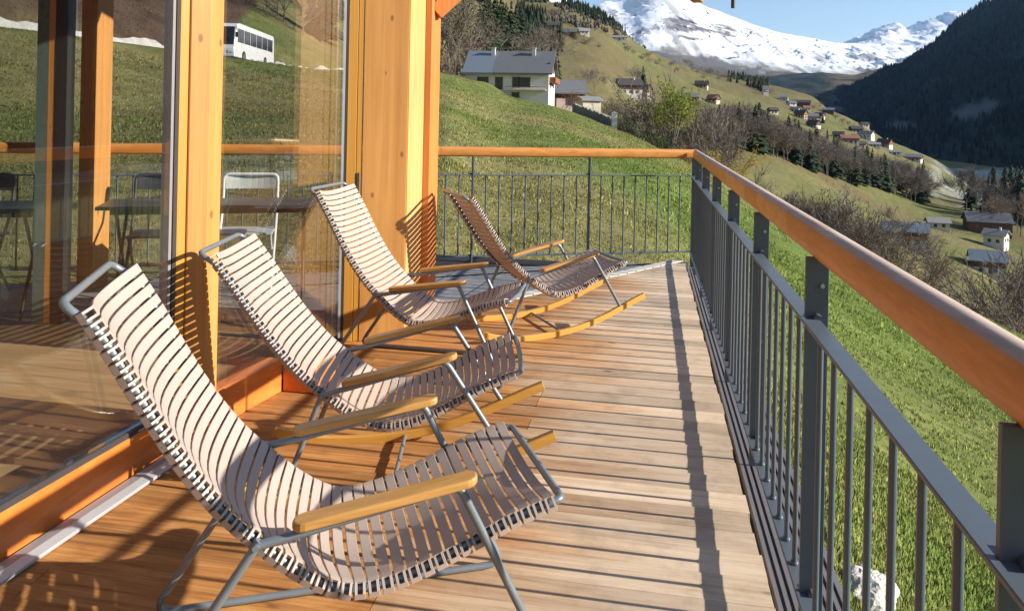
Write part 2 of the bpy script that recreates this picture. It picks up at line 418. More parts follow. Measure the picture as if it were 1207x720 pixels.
# ------------------------------------------------------------------ mountains
M['mount'] = m_attr('mountain_slope', .95, .05, .02, .35, .5, 6)
M['snow'] = m_attr('snow_and_rock', .8, .15, .004, .10, .35, 20)
def sheet(name, A, B, back, nu, nv, disp, colf, material, seed=0):
    """A: foot line, B: ridge line (lists of world points), back: vector beyond the ridge; a real slope with relief"""
    a, _ = spline(A, nu); b, _ = spline(B, nu)
    t = np.linspace(0, 1, nv)[None, :, None]
    P = a[:, None]*(1-t)+b[:, None]*t
    bk = np.linspace(.15, 1, 8)[None, :, None]*np.array(back)[None, None, :]
    P = np.concatenate([P, b[:, None]+bk], 1)
    tt = np.concatenate([np.linspace(0, 1, nv), np.linspace(1.02, 1.5, 8)])[None, :]*np.ones((nu, 1))
    P = disp(P, tt, seed)
    n = P.shape[1]; idx = np.arange(nu*n).reshape(nu, n)
    F = np.stack([idx[:-1, :-1], idx[1:, :-1], idx[1:, 1:], idx[:-1, 1:]], -1).reshape(-1, 4)
    C = colf(P, tt)
    o = np_mesh(name, P.reshape(-1, 3), F, material, C.reshape(-1, 3), True)
    tag(o, kind='structure'); return P, tt
def W(u, v, Y): a, e = ray(u, v); return (a*Y, Y, EYE+e*Y)
def d_hill(P, tt, s):
    amp = np.linalg.norm(P[-1, 0]-P[0, 0])*.012
    n = fbm(P[..., 0]/260+s, P[..., 1]/260, 5)-.5
    P = P.copy(); P[..., 2] += n*amp*3.0*np.clip(tt*3, 0, 1)*np.where(tt > .9, .45, 1); return P
def high_meadow(P):
    U = CU+FPX*P[..., 0]/np.maximum(P[..., 1], 50); E = (P[..., 2]-EYE)/np.maximum(P[..., 1], 50)*FPX
    n = fbm(P[..., 0]/120+11, P[..., 1]/120+2, 4)-.5
    q = ((U-1152)/36)**2+((E-22-(U-1152)*.18)/8)**2
    q2 = ((U-1062)/22)**2+((E-2)/4)**2
    return sstep(1.15, .75, np.minimum(q, q2)+1.6*n)*(P[..., 1] > 300)
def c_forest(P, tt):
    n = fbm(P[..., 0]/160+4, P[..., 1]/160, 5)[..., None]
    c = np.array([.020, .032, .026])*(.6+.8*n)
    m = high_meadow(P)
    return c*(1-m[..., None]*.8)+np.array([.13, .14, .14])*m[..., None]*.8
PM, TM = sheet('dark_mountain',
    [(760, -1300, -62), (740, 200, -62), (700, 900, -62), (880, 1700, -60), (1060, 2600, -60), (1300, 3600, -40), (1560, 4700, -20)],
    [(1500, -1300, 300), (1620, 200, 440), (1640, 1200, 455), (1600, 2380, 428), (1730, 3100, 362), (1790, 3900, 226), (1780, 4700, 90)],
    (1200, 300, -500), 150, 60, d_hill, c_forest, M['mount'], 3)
def c_far(P, tt):
    n = fbm(P[..., 0]/300+4, P[..., 1]/300, 5)
    az = P[..., 0]/P[..., 1]; win = sstep(.395, .43, az+.06*(n-.5))*(1-sstep(.52, .56, az))*(P[..., 2] > 60)
    m = np.maximum(sstep(.40, .56, n), 1-win)[..., None]
    return np.array([.028, .036, .030])*m+np.array([.13, .10, .065])*(1-m)
PF, TF = sheet('far_hill',
    [W(700, 135, 2600), W(860, 135, 2700), W(960, 140, 2900), W(1060, 140, 3200), W(1200, 150, 3600), W(1400, 150, 4000)],
    [W(700, 60, 4200), W(860, 92, 4300), W(920, 86, 4500), W(960, 84, 4600), W(1010, 88, 4600), W(1060, 82, 4800), W(1200, 100, 5200), W(1400, 120, 5600)],
    (600, 2500, -300), 140, 46, d_hill, c_far, M['mount'], 8)
def d_snow(P, tt, s):
    P = P.copy(); sc = 900.
    r = fbm(P[..., 0]/sc+s, P[..., 1]/(sc*1.4)+P[..., 2]/2500, 6, .55, True)-.62
    f = np.clip(tt*4, 0, 1)*np.where(tt > .97, .22, 1)
    r2 = fbm(P[..., 0]/260+s+9, P[..., 1]/500+P[..., 2]/700, 5, .55, True)-.62
    P[..., 2] += (r*300+r2*125)*f; P[..., 1] += (r*700+r2*260)*f; return P
def c_snow(P, tt):
    dz = np.gradient(P[..., 2], axis=0); du = np.linalg.norm(np.gradient(P, axis=0)[..., :2], axis=-1)+1e-3
    dv = np.gradient(P[..., 2], axis=1); dl = np.linalg.norm(np.gradient(P, axis=1)[..., :2], axis=-1)+1e-3
    sl = np.sqrt((dz/du)**2+(dv/dl)**2)
    n = fbm(P[..., 0]/240+1, P[..., 1]/240+P[..., 2]/90, 6, .6)
    band = fbm(P[..., 0]/1300+21, P[..., 2]/210, 4)
    m = sstep(.535, .61, n*.45+band*.55+.10*np.clip(sl-.55, -1, 1))*(1-.5*sstep(.75, 1.0, tt))
    stv = fbm(P[..., 0]/130+3, P[..., 2]/700+P[..., 1]/900, 5, .6); wst = 1-sstep(-.02, .32, (P[..., 0]/P[..., 1]-.10))
    m = np.maximum(m, sstep(.51, .58, stv)*wst*sstep(.98, .7, tt)*.85)
    m = np.maximum(m, .75*sstep(.60, .66, stv)*sstep(.95, .6, tt))
    low = 1-sstep(.05, .24, tt+.25*(n-.5))
    rock = np.array([.15, .14, .145]); snow = np.array([.83, .85, .88]); brn = np.array([.10, .085, .055])
    c = snow*(1-m[..., None])+rock*m[..., None]
    return c*(1-low[..., None])+brn*low[..., None]
sky1 = [(480, -60), (560, -40), (640, -8), (690, 9), (712, 5), (740, 2), (768, -12), (795, -12), (818, 0), (845, 12), (880, 26), (920, 38), (960, 46), (985, 51), (1010, 52), (1050, 54), (1090, 56), (1150, 62), (1260, 70)]
base1 = [(480, 80), (560, 80), (640, 80), (690, 80), (712, 82), (740, 84), (768, 86), (795, 88), (818, 92), (845, 94), (880, 96), (920, 96), (960, 98), (985, 98), (1010, 98), (1050, 98), (1090, 98), (1150, 104), (1260, 110)]
sheet('snow_mountain', [W(u, v, 5200) for u, v in base1], [W(u, v, 7600) for u, v in sky1], (0, 2500, -700), 460, 110, d_snow, c_snow, M['snow'], 2)
def d_peak(P, tt, s):
    P = P.copy(); r = fbm(P[..., 0]/1500+s, P[..., 1]/1500+P[..., 2]/3000, 6, .6, True)-.6
    f = np.clip(tt*3, 0, 1)*np.where(tt > .97, .45, 1)
    P[..., 2] += r*520*f; P[..., 1] += r*1200*f; return P
def c_peak(P, tt):
    n = fbm(P[..., 0]/500+1, P[..., 1]/500+P[..., 2]/200, 6, .6)
    m = sstep(.56, .66, n)[..., None]*.7
    return np.array([.84, .86, .89])*(1-m)+np.array([.25, .25, .27])*m
sky2 = [(930, 62), (985, 54), (1010, 47), (1024, 41), (1038, 33), (1050, 29), (1060, 28), (1068, 33), (1080, 31), (1100, 24), (1118, 22), (1130, 16), (1138, 15), (1150, 19), (1172, 27), (1200, 40), (1260, 60)]
sheet('snow_peaks', [W(u, 75, 11000) for u, v in sky2], [W(u, v, 15000) for u, v in sky2], (0, 4000, -1200), 220, 60, d_peak, c_peak, M['snow'], 6)

# ------------------------------------------------------------------ deck and terrace
PHI = -.1770; CP, SP = math.cos(PHI), math.sin(PHI)     # deck frame: x along the boards, y along the balcony rail
def Lw(x, y, z=0): return Vector((x*CP-y*SP, x*SP+y*CP, z))
def wL(X, Y): return (X*CP+Y*SP, -X*SP+Y*CP)
RX = .452                                              # rail line in the deck frame
def m_deck():
    m, nt, N, L = mat('larch_deck_boards')
    at = node(nt, 'ShaderNodeAttribute'); at.attribute_name = 'Col'
    sep = node(nt, 'ShaderNodeSeparateColor'); L.new(at.outputs['Color'], sep.inputs[0])
    tc = node(nt, 'ShaderNodeTexCoord')
    off = node(nt, 'ShaderNodeVectorMath', operation='MULTIPLY_ADD')
    cv = node(nt, 'ShaderNodeCombineXYZ'); L.new(sep.outputs[0], cv.inputs[0]); L.new(sep.outputs[1], cv.inputs[1])
    L.new(cv.outputs[0], off.inputs[0]); off.inputs[1].default_value = (40, 40, 40); L.new(tc.outputs['Object'], off.inputs[2])
    mp = node(nt, 'ShaderNodeMapping'); mp.inputs['Scale'].default_value = (1.6, 34, 34); L.new(off.outputs[0], mp.inputs['Vector'])
    g = noise(nt, mp.outputs[0], 1.0, 9, .62, .7)
    mp2 = node(nt, 'ShaderNodeMapping'); mp2.inputs['Scale'].default_value = (2.2, 11, 11); L.new(off.outputs[0], mp2.inputs['Vector'])
    g2 = noise(nt, mp2.outputs[0], 1.0, 5, .55, 2.2)
    s = math_(nt, 'ADD', math_(nt, 'MULTIPLY', g, .6), math_(nt, 'MULTIPLY', g2, .4))
    mp4 = node(nt, 'ShaderNodeMapping'); mp4.inputs['Scale'].default_value = (3.2, 120, 120); L.new(off.outputs[0], mp4.inputs['Vector'])
    g3 = noise(nt, mp4.outputs[0], 1.0, 3, .6, .4)
    s = math_(nt, 'ADD', math_(nt, 'MULTIPLY', s, .72), math_(nt, 'MULTIPLY', g3, .28))
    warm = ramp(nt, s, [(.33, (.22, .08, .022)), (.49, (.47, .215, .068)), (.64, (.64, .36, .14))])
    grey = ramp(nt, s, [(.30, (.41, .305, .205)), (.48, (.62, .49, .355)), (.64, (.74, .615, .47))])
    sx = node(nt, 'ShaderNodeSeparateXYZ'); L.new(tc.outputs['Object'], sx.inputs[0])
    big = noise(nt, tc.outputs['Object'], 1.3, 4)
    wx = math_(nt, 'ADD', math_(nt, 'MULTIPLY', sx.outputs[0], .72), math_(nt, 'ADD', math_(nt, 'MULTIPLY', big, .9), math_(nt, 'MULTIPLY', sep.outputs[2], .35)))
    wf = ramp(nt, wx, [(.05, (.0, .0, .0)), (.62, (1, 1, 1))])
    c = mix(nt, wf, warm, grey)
    vo = node(nt, 'ShaderNodeTexVoronoi'); vo.inputs['Scale'].default_value = 1
    mp3 = node(nt, 'ShaderNodeMapping'); mp3.inputs['Scale'].default_value = (2.6, 6.5, 6.5); L.new(off.outputs[0], mp3.inputs['Vector']); L.new(mp3.outputs[0], vo.inputs['Vector'])
    k = ramp(nt, vo.outputs['Distance'], [(.04, (1, 1, 1)), (.085, (0, 0, 0))])
    c = mix(nt, math_(nt, 'MULTIPLY', k, .7), c, (.13, .06, .025))
    tone = ramp(nt, sep.outputs[0], [(0, (.74, .72, .70)), (1, (1.16, 1.13, 1.08))])
    c = mix(nt, 1.0, c, tone, 'MULTIPLY')
    st = ramp(nt, noise(nt, tc.outputs['Object'], 4.5, 6, .7), [(.32, (.78, .76, .74)), (.5, (1, 1, 1))])
    c = mix(nt, 1.0, c, st, 'MULTIPLY')
    b = bsdf(nt, None, .7, 0, .3); L.new(c, b.inputs['Base Color'])
    bump(nt, b, g, .5, .004); out(nt, b.outputs[0]); return m
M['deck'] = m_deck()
MIT_A = wL(-.80, 5.05); MIT_B = wL(1.76, 7.72)         # mitre where boards meet the paving
def mitre_x(y): return MIT_A[0]+(y-MIT_A[1])*(MIT_B[0]-MIT_A[0])/(MIT_B[1]-MIT_A[1])
mb = MB(); cols = []; bw = .136; y = -1.9
while y < 8.0:
    y0, y1 = y+.0012, y+bw-.0012; y += bw
    xr = .385+rnd.uniform(-.006, .006)
    xl0 = max(-2.6, mitre_x(y0)+.012) if y0 > MIT_A[1] else -2.6
    xl1 = max(-2.6, mitre_x(y1)+.012) if y1 > MIT_A[1] else -2.6
    if xl1 > xr-.02: break
    dz0, dz1 = -.0018+rnd.uniform(-.0013, .0013), .0006+rnd.uniform(-.001, .001)
    # slightly cupped boards, split in lengths
    cuts = [0]+sorted(rnd.sample([.28, .36, .45, .55, .62, .7], 1) if rnd.random() < .55 and y < 5 else [])+[1]
    for ci in range(len(cuts)-1):
        r1, r2, r3 = rnd.random(), rnd.random(), rnd.random()
        ta, tb = cuts[ci], cuts[ci+1]
        xa0, xb0 = xl0+(xr-xl0)*ta, xl0+(xr-xl0)*tb-(.003 if tb < 1 else 0)
        xa1, xb1 = xl1+(xr-xl1)*ta, xl1+(xr-xl1)*tb-(.003 if tb < 1 else 0)
        n = 5; vs = []
        for k in range(n):
            t = k/(n-1); yy = y0+(y1-y0)*t; ed = .0012 if k in (0, n-1) else 0
            zz = dz0*(1-t)+dz1*t+.0022*(2*t-1)**2-ed
            vs += [(xa0*(1-t)+xa1*t, yy, zz), (xb0*(1-t)+xb1*t, yy, zz)]
        vs += [(xa0, y0, -.035), (xb0, y0, -.035), (xa1, y1, -.035), (xb1, y1, -.035)]
        fs = [(2*k, 2*k+1, 2*k+3, 2*k+2) for k in range(n-1)]
        fs += [(10, 11, 1, 0), (8, 9, 13, 12), (1, 11, 13, 9, 7, 5, 3), (0, 2, 4, 6, 8, 12, 10)]
        mb.add(vs, fs); cols += [(r1, r2, r3, 1)]*len(vs)
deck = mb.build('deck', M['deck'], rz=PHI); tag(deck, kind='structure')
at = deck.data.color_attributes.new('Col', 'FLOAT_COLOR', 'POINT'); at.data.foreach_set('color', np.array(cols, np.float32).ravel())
M['steel'] = m_plain('anthracite_painted_steel', (.098, .122, .148), .42, .0, .5, .12, 5)
M['darkgap'] = m_plain('deck_substructure', (.03, .028, .026), .9)
mb = MB()
mb.box((.369, 3.0, -.14), (.03, 9.6, .18)); mb.box((-1.1, 3.0, -.10), (2.9, 9.6, .1), mi=1)
o = mb.build('deck_edge_beam', [M['steel'], M['darkgap']], rz=PHI); tag(o, kind='structure')
# paving of the rear terrace, a dark joint grid between grey slabs
m, nt, N, L = mat('grey_terrace_slabs')
v = coords(nt, (1, 1, 1), (0, 0, .28)); br = node(nt, 'ShaderNodeTexBrick'); br.offset = 0; L.new(v, br.inputs['Vector'])
br.inputs['Color1'].default_value = (.17, .175, .185, 1); br.inputs['Color2'].default_value = (.22, .225, .235, 1); br.inputs['Mortar'].default_value = (.05, .05, .05, 1)
br.inputs['Scale'].default_value = 1; br.inputs['Brick Width'].default_value = .4; br.inputs['Row Height'].default_value = .4; br.inputs['Mortar Size'].default_value = .008
c = mix(nt, 1.0, br.outputs['Color'], ramp(nt, noise(nt, v, 14, 6), [(.3, (.75, .75, .75)), (.7, (1.2, 1.2, 1.2))]), 'MULTIPLY')
b = bsdf(nt, None, .8); L.new(c, b.inputs['Base Color']); out(nt, b.outputs[0]); M['slab'] = m
CN = Vector((1.823, 7.72, 0)); BM = Vector((-.66, 7.14, 0)); BL = Vector((-3.52, 6.32, 0)); BE = Vector((-6.8, 5.36, 0))
mb = MB(); A_ = Lw(*MIT_A); B_ = Lw(*MIT_B)
mb.prism([(A_.x, A_.y), (B_.x, B_.y), (CN.x-.02, CN.y-.05), (BM.x, BM.y-.05), (BL.x, BL.y-.05), (BE.x, BE.y-.05), (-6.8, 4.2), (-3.0, 4.85), (-1.2, 4.95)], -.2, -.006)
tag(mb.build('terrace_paving', M['slab']), kind='structure')
M['palestone'] = m_plain('pale_stone', (.62, .58, .52), .8, var=.2, scale=9, bmp=.3)
mb = MB(); d = (B_-A_).normalized(); nrm = Vector((-d.y, d.x, 0))
mb.prism([(p.x, p.y) for p in (A_+nrm*.0, B_-d*.0+nrm*.0, B_+nrm*.10-d*.08, A_+nrm*.10)], -.03, .004)
tag(mb.build('terrace_kerb', M['palestone']), kind='structure')

# ------------------------------------------------------------------ balcony railings
M['rail_side'] = m_wood('varnished_larch_handrail', (.76, .32, .07), (.46, .145, .022), (75, 1.6, 75), -PHI, .5, coat=.12, tone=.6)
M['rail_top'] = m_wood('pale_handrail_top', (.66, .52, .42), (.42, .29, .20), (40, 1.3, 40), -PHI, .6, tone=.3)  # paler wood colour, used on the upward faces only
M['rail_pale'] = m_wood('paler_handrail_length', (.84, .43, .13), (.60, .25, .06), (75, 1.6, 75), -PHI, .5, coat=.12, tone=.4)
M['rail_back'] = m_wood('handrail_crosswise', (.70, .30, .07), (.42, .15, .03), (1.0, 30, 30), -.25, .42, coat=.35, tone=.4)
M['boltm'] = m_plain('zinc_bolt', (.55, .56, .57), .35, .9)
HP = [(.009, 0), (-.001, .016), (-.003, .064), (.003, .081), (.017, .091), (.037, .091), (.051, .081), (.057, .064), (.055, .016), (.045, 0)]
def handrail(name, a, b, mside, mtop, parent, label=None):
    m = MB(); m.sweep([a, b], HP, sm=True)
    o = m.build(name, [mside, mtop], parent)
    for p in o.data.polygons:
        if p.normal.z > .62: p.material_index = 1
    o.data.set_sharp_from_angle(angle=R(60))
    if label: o['label'] = label
    return o
def railing(root, pts, posts, spacing, zt=1.033, facing=None):
    """pts: plan polyline; posts: list of (point, across direction)"""
    for p, ac in posts:
        al = Vector((-ac.y, ac.x, 0)); M3 = Matrix((ac, al, Vector((0, 0, 1)))).transposed()
        m = MB(); m.box((p.x, p.y, (zt-.3)/2), (.062, .013, zt+.3), M=M3)
        po = m.build('post', M['steel'], root, bevel=.0015, seg=1)
        for z in (.50, .955):
            m = MB(); c = p+Vector((0, 0, z)); m.tube([c-al*.017+ac*.012, c+al*.017+ac*.012], .006, 8); m.build('bolt', M['boltm'], po)
        for z in (.866, .102):
            m = MB(); c = p+Vector((0, 0, z)); m.tube([c-al*.03, c+al*.03], .012, 8); m.build('bracket', M['steel'], po)
    for i in range(len(pts)-1):
        a, b = pts[i], pts[i+1]
        for z in (.860, .096):
            m = MB(); m.beam(a+Vector((0, 0, z)), b+Vector((0, 0, z)), .05 if z > .5 else .044, .010); m.build('rail_bar', M['steel'], root, bevel=.002, seg=1)
def balusters(root, a, b, n):
    for k in range(n):
        c = a+(b-a)*((k+1)/(n+1)); m = MB()
        m.tube([(c.x, c.y, .1015), (c.x, c.y, .8545)], .0078, 7, cap=False)
        m.tube([(c.x, c.y, .1015), (c.x, c.y, .109), (c.x, c.y, .110)], [.012, .012, .008], 8)
        m.build('baluster', M['steel'], root)
rail1 = thing('balcony_railing', 'long anthracite steel railing with thick orange handrail running beside the rocking chairs towards the valley', 'railing', (0, 0, 0))
ex = Vector((CP, SP, 0)); ey = Vector((-SP, CP, 0))
pd = [-1.15, -.1, .955, 2.135, 3.18, 4.2, 5.24, 6.23, 7.15]
py = [.0777+1.0155*d_ for d_ in pd]; pyc = .0777+1.0155*7.72
PP = [Lw(RX, q) for q in py]
railing(rail1, [Lw(RX, py[0]-.3), Lw(RX, pyc)], [(p+ex*.019, ex) for p in PP]+[(Lw(RX+.019, pyc-.03), ex)], .12)
for i in range(len(PP)-1): balusters(rail1, PP[i], PP[i+1], 7)
balusters(rail1, PP[-1], Lw(RX, pyc), 4)
hr = [(-1.35, .55, 0), (.55, 2.62, 0), (2.62, 3.30, 1), (3.30, 3.72, 0), (3.72, 4.6, 1), (4.6, 6.1, 0), (6.1, 7.9, 0)]
for a, b, pale in hr:
    b = min(b, pyc+.02)
    handrail('handrail', Lw(RX, a, 1.033), Lw(RX, b-.0015, 1.033), M['rail_pale'] if pale else M['rail_side'], M['rail_top'], rail1)
rail2 = thing('balcony_railing', 'thin-barred steel railing with straight orange handrail along the back edge in front of the meadow', 'railing', (0, 0, 0))
bdir = (BM-CN).normalized(); b2 = (BL-BM).normalized()
pts2 = [CN, BM, BL, BE]
pp2 = [CN+bdir*t for t in (1.08, 2.24)]+[BM+b2*t for t in (.85, 2.0, 2.98, 4.2, 5.4)]
railing(rail2, pts2, [(p, Vector((-bdir.y, bdir.x, 0))) for p in pp2], .12)
nodes = [CN]+pp2
for i in range(len(nodes)-1): balusters(rail2, nodes[i], nodes[i+1], max(3, round((nodes[i+1]-nodes[i]).length/.126)-1))
for a, b in ((CN-bdir*.05, BM), (BM, BL), (BL, BE)):
    dd = (b-a).normalized(); handrail('handrail', a+Vector((0, 0, 1.0345)), b-dd*.002+Vector((0, 0, 1.0345)), M['rail_back'], M['rail_back'], rail2)
# ribbed ledge outside the railing
M['ribbed'] = m_plain('grey_ribbed_profile', (.20, .19, .20), .6, .2, var=.2, scale=4)
mb = MB(); mb.box(((.40+.62)/2+.002, 3.0, -.06), (.22, 9.4, .05))
for k in range(9): mb.box((.412+.024*k, 3.0, -.027), (.013, 9.4, .016))
led = mb.build('ribbed_ledge', M['ribbed'], rz=PHI); tag(led, 'grey ribbed edge profile lying just outside the foot of the valley-side railing', 'ledge')

# ------------------------------------------------------------------ timber building
M['timber'] = m_wood('honey_spruce_upright', (.63, .31, .088), (.43, .175, .036), (24, 24, .8), 0, .5, knots=9.0, coat=.1, tone=.35)
M['timber_deep'] = m_wood('deep_orange_upright', (.72, .26, .06), (.50, .15, .03), (32, 32, .9), 0, .5, coat=.1, tone=.35)
M['timber_yellow'] = m_wood('yellow_window_frame', (.62, .31, .055), (.50, .225, .03), (40, 40, .8), 0, .45, coat=.3, tone=.2)
M['timber_pale'] = m_wood('pale_edge_board', (.70, .43, .17), (.56, .30, .09), (36, 36, .9), 0, .5, tone=.3)
M['sill'] = m_wood('orange_threshold_beam', (.78, .24, .045), (.50, .12, .02), (26, .9, 26), .23, .45, coat=.25, tone=.35)
M['alu'] = m_plain('anodised_aluminium', (.52, .53, .55), .4, .4, var=.1)
M['zinc'] = m_plain('grey_zinc_bead', (.30, .29, .29), .5, .2)
M['gasket'] = m_plain('dark_window_seal', (.045, .04, .04), .6)
M['floorw'] = m_wood('oak_interior_floor', (.52, .36, .19), (.36, .22, .10), (1.4, 18, 18), PHI, .5, tone=.35)
M['glass'] = m_glass('insulating_glass', .11, .75, (.98, .985, .975))
M['glass_b'] = m_glass('rear_glass', .03, .5, (.985, .985, .98))
M['glass_d'] = m_glass('tinted_rear_glass', .03, .5, (.84, .86, .85))
M['steel_teal'] = m_plain('green_grey_glass_edge', (.12, .19, .18), .3, .1)
M['dark_frame'] = m_plain('dark_bronze_frame', (.035, .03, .027), .5)
M['ceil'] = m_wood('ceiling_boards', (.45, .25, .1), (.3, .15, .05), (20, 1, 20), 0, .6)
M['roofing'] = m_plain('grey_roof_sheet', (.16, .165, .17), .5, .3)
bld = thing('timber_building', 'honey-coloured timber and glass building front standing beside the wooden deck', 'building', (0, 0, 0))
LINE = [(-2.70, -3.2), (-1.543, 2.30), (-1.373, 3.10), (-1.135, 3.85)]
HT = 2.95
mb = MB(); mb.sweep([(x, y_, .003) for x, y_ in LINE], [(0, 0), (0, .157), (-.006, .163), (-.075, .163), (-.075, 0)])
mb.build('threshold_beam', M['sill'], bld)
mb = MB(); mb.prism([(-1.128, 3.853), (-.955, 3.822), (-.90, 4.02), (-1.07, 4.08)], .003, .158); mb.build('step_block', M['sill'], bld, bevel=.004)
mb = MB(); mb.sweep([(-1.14, 3.85, .002), (-1.045, 4.66, .002)], [(0, 0), (0, .05), (-.14, .05), (-.14, 0)]); mb.build('door_sill', M['gasket'], bld)
mb = MB(); mb.sweep([(x, y_, .006) for x, y_ in LINE[:3]], [(.014, 0), (.014, .016), (.06, .021), (.094, .012), (.094, 0)])
mb.build('drip_strip', M['alu'], bld, bevel=.002, seg=1)
mb = MB(); mb.prism([(-1.284, 3.382), (-1.309, 3.304), (-1.373, 3.249), (-1.455, 3.29), (-1.40, 3.46), (-1.345, 3.46)], .155, HT); mb.build('column', M['timber'], bld, bevel=.003, seg=1)
mb = MB(); mb.prism([(-1.379, 3.245), (-1.405, 3.220), (-1.47, 3.235), (-1.46, 3.285)], .155, HT); mb.build('window_frame', M['timber_yellow'], bld)
mb = MB(); mb.prism([(-1.390, 3.151), (-1.393, 3.195), (-1.45, 3.21), (-1.44, 3.156)], .16, HT); mb.build('glazing_strip', M['gasket'], bld)
mb = MB(); mb.prism([(-1.3935, 3.122), (-1.391, 3.141), (-1.43, 3.15), (-1.43, 3.125)], .16, HT); mb.build('glazing_strip', M['zinc'], bld)
mb = MB(); mb.sweep([(-2.701, -3.2, .163), (-1.546, 2.30, .163), (-1.376, 3.10, .163)], [(.0, 0), (.0, .022), (-.05, .022), (-.05, 0)]); mb.build('bottom_seal', M['gasket'], bld)
def pane(a, b, z0, z1, mtl, th=.02):
    a, b = Vector((*a, 0)), Vector((*b, 0)); m = MB(); c = (a+b)/2; d = b-a
    m.box((c.x, c.y, (z0+z1)/2), (d.length, th, z1-z0), rz=math.atan2(d.y, d.x)); return m.build('glass_pane', mtl, bld)
pane((-2.722, -3.2), (-1.395, 3.098), .187, HT-.01, M['glass'])
pane((-1.292, 3.41), (-1.053, 4.692), .055, HT-.01, M['glass'])
mb = MB(); mb.prism([(-1.044, 4.699), (-1.031, 4.7025), (-1.04, 4.79), (-1.06, 4.78)], .03, HT); mb.build('glazing_strip', M['alu'], bld)
mb = MB(); mb.prism([(-1.030, 4.7026), (-1.018, 4.7055), (-1.02, 4.79), (-1.038, 4.79)], .03, HT); mb.build('glazing_strip', M['gasket'], bld)
d_ = Vector((.392, .096, 0)).normalized()
f0 = Vector((-1.016, 4.706, 0)); f1 = Vector((-.920, 4.730, 0)); nn = Vector((-d_.y, d_.x, 0))
fm = f0+(f1-f0)*.60
fr = MB(); fr.prism([(p.x, p.y) for p in (f0, fm-d_*.002, fm-d_*.002+nn*.12, f0+nn*.12)], .004, HT); fo = fr.build('window_frame', M['timber_yellow'], bld, bevel=.002, seg=1)
fr = MB(); fr.prism([(p.x, p.y) for p in (fm+d_*.002+nn*.004, f1-d_*.002+nn*.004, f1-d_*.002+nn*.1, fm+d_*.002+nn*.1)], .004, HT); fo2 = fr.build('window_frame', M['timber_yellow'], bld, bevel=.002, seg=1)
kh = MB(); kp = fm+(f1-fm)*.35-nn*.0025; kh.box((kp.x, kp.y, .97), (.016, .006, .15), rz=math.atan2(d_.y, d_.x)); kh.build('lock_slot', M['gasket'], fo2)
pb = Vector((-.650, 4.796, 0))
mb = MB(); mb.prism([(f1.x, f1.y), (pb.x-.006, pb.y-.006), (-.60, 5.05), (-.88, 5.08), (f1.x-.01, f1.y+.12)], .004, HT); mb.build('pier_panel', M['timber'], bld)
mb = MB(); mb.prism([(pb.x, pb.y), (-.586, 5.053), (-.598, 5.056), (pb.x-.012, pb.y+.004)], .004, HT); mb.build('edge_board', M['timber_pale'], bld)
mb = MB(); mb.prism([(-.588, 5.060), (-.541, 5.060), (-.50, 5.225), (-.68, 5.245), (-.72, 5.09)], .002, HT); mb.build('column', M['timber_deep'], bld, bevel=.003, seg=1)
br_ = MB(); br_.beam((-.53, 5.13, 2.10), (.16, 5.30, 2.80), .07, .11); br_.build('knee_brace', M['timber_deep'], bld, bevel=.003, seg=1)
# hip rafter running out over the terrace corner, with a hook under its end
mb = MB(); mb.beam((-.75, 4.85, 3.62), (2.29, 9.5, 2.965), .13, .16); rf = mb.build('hip_rafter', M['timber_deep'], bld, bevel=.003, seg=1)
mb = MB(); hk = Vector((2.72, 9.5, 2.83)); mb.tube(fillet([(2.24, 9.45, 3.18), (2.68, 9.55, 3.2), hk+Vector((0, .0, .1)), hk], .05), .026, 8); mb.build('rafter_hook', M['dark_frame'], rf)
# rear glazing, seen through the front panes
pane((-.97, 5.09), (-2.84, 4.962), .03, HT-.01, M['glass_b'], .012)
pane((-3.065, 4.935), (-6.4, 4.02), .03, HT-.01, M['glass_d'], .012)
for poly, mt, nm in (([(-3.055, 4.90), (-2.985, 4.905), (-2.985, 4.96), (-3.055, 4.955)], 'steel_teal', 'door_edge'),
                     ([(-2.983, 4.905), (-2.945, 4.908), (-2.945, 5.0), (-2.983, 4.99)], 'timber', 'window_frame'),
                     ([(-2.943, 4.906), (-2.868, 4.91), (-2.868, 5.0), (-2.943, 5.0)], 'dark_frame', 'window_frame')):
    mb = MB(); mb.prism(poly, .02, HT); mb.build(nm, M[mt], bld)
mb = MB(); mb.prism([(-3.42, 6.04), (-3.28, 6.015), (-3.245, 6.19), (-3.385, 6.215)], -.004, HT); mb.build('terrace_post', M['timber'], bld, bevel=.003, seg=1)
mb = MB(); mb.prism([(-2.86, -3.2), (-1.70, 2.34), (-1.53, 3.12), (-1.42, 3.46), (-1.27, 3.87), (-1.10, 4.66), (-1.02, 5.06), (-2.9, 4.93), (-6.4, 3.98), (-6.4, -3.2)], -.2, .018); mb.build('interior_floor', M['floorw'], bld)
roofp = [(-2.15, -3.4), (-.95, 2.2), (-.62, 3.2), (-.40, 4.2), (-.15, 4.95), (-1.1, 5.60), (-2.6, 6.15), (-3.6, 6.3), (-6.6, 5.45), (-6.6, -3.4)]
mb = MB(); mb.prism(roofp, HT, HT+.06); mb.build('ceiling', M['ceil'], bld)
mb = MB(); mb.prism(roofp, HT+.062, HT+.26); mb.build('roof', M['roofing'], bld)
mb = MB(); mb.box((-6.5, .4, 1.48), (.12, 7.2, 2.92)); mb.box((-4.6, -3.25, 1.48), (3.7, .1, 2.92)); mb.build('wall', M['timber_deep'], bld)

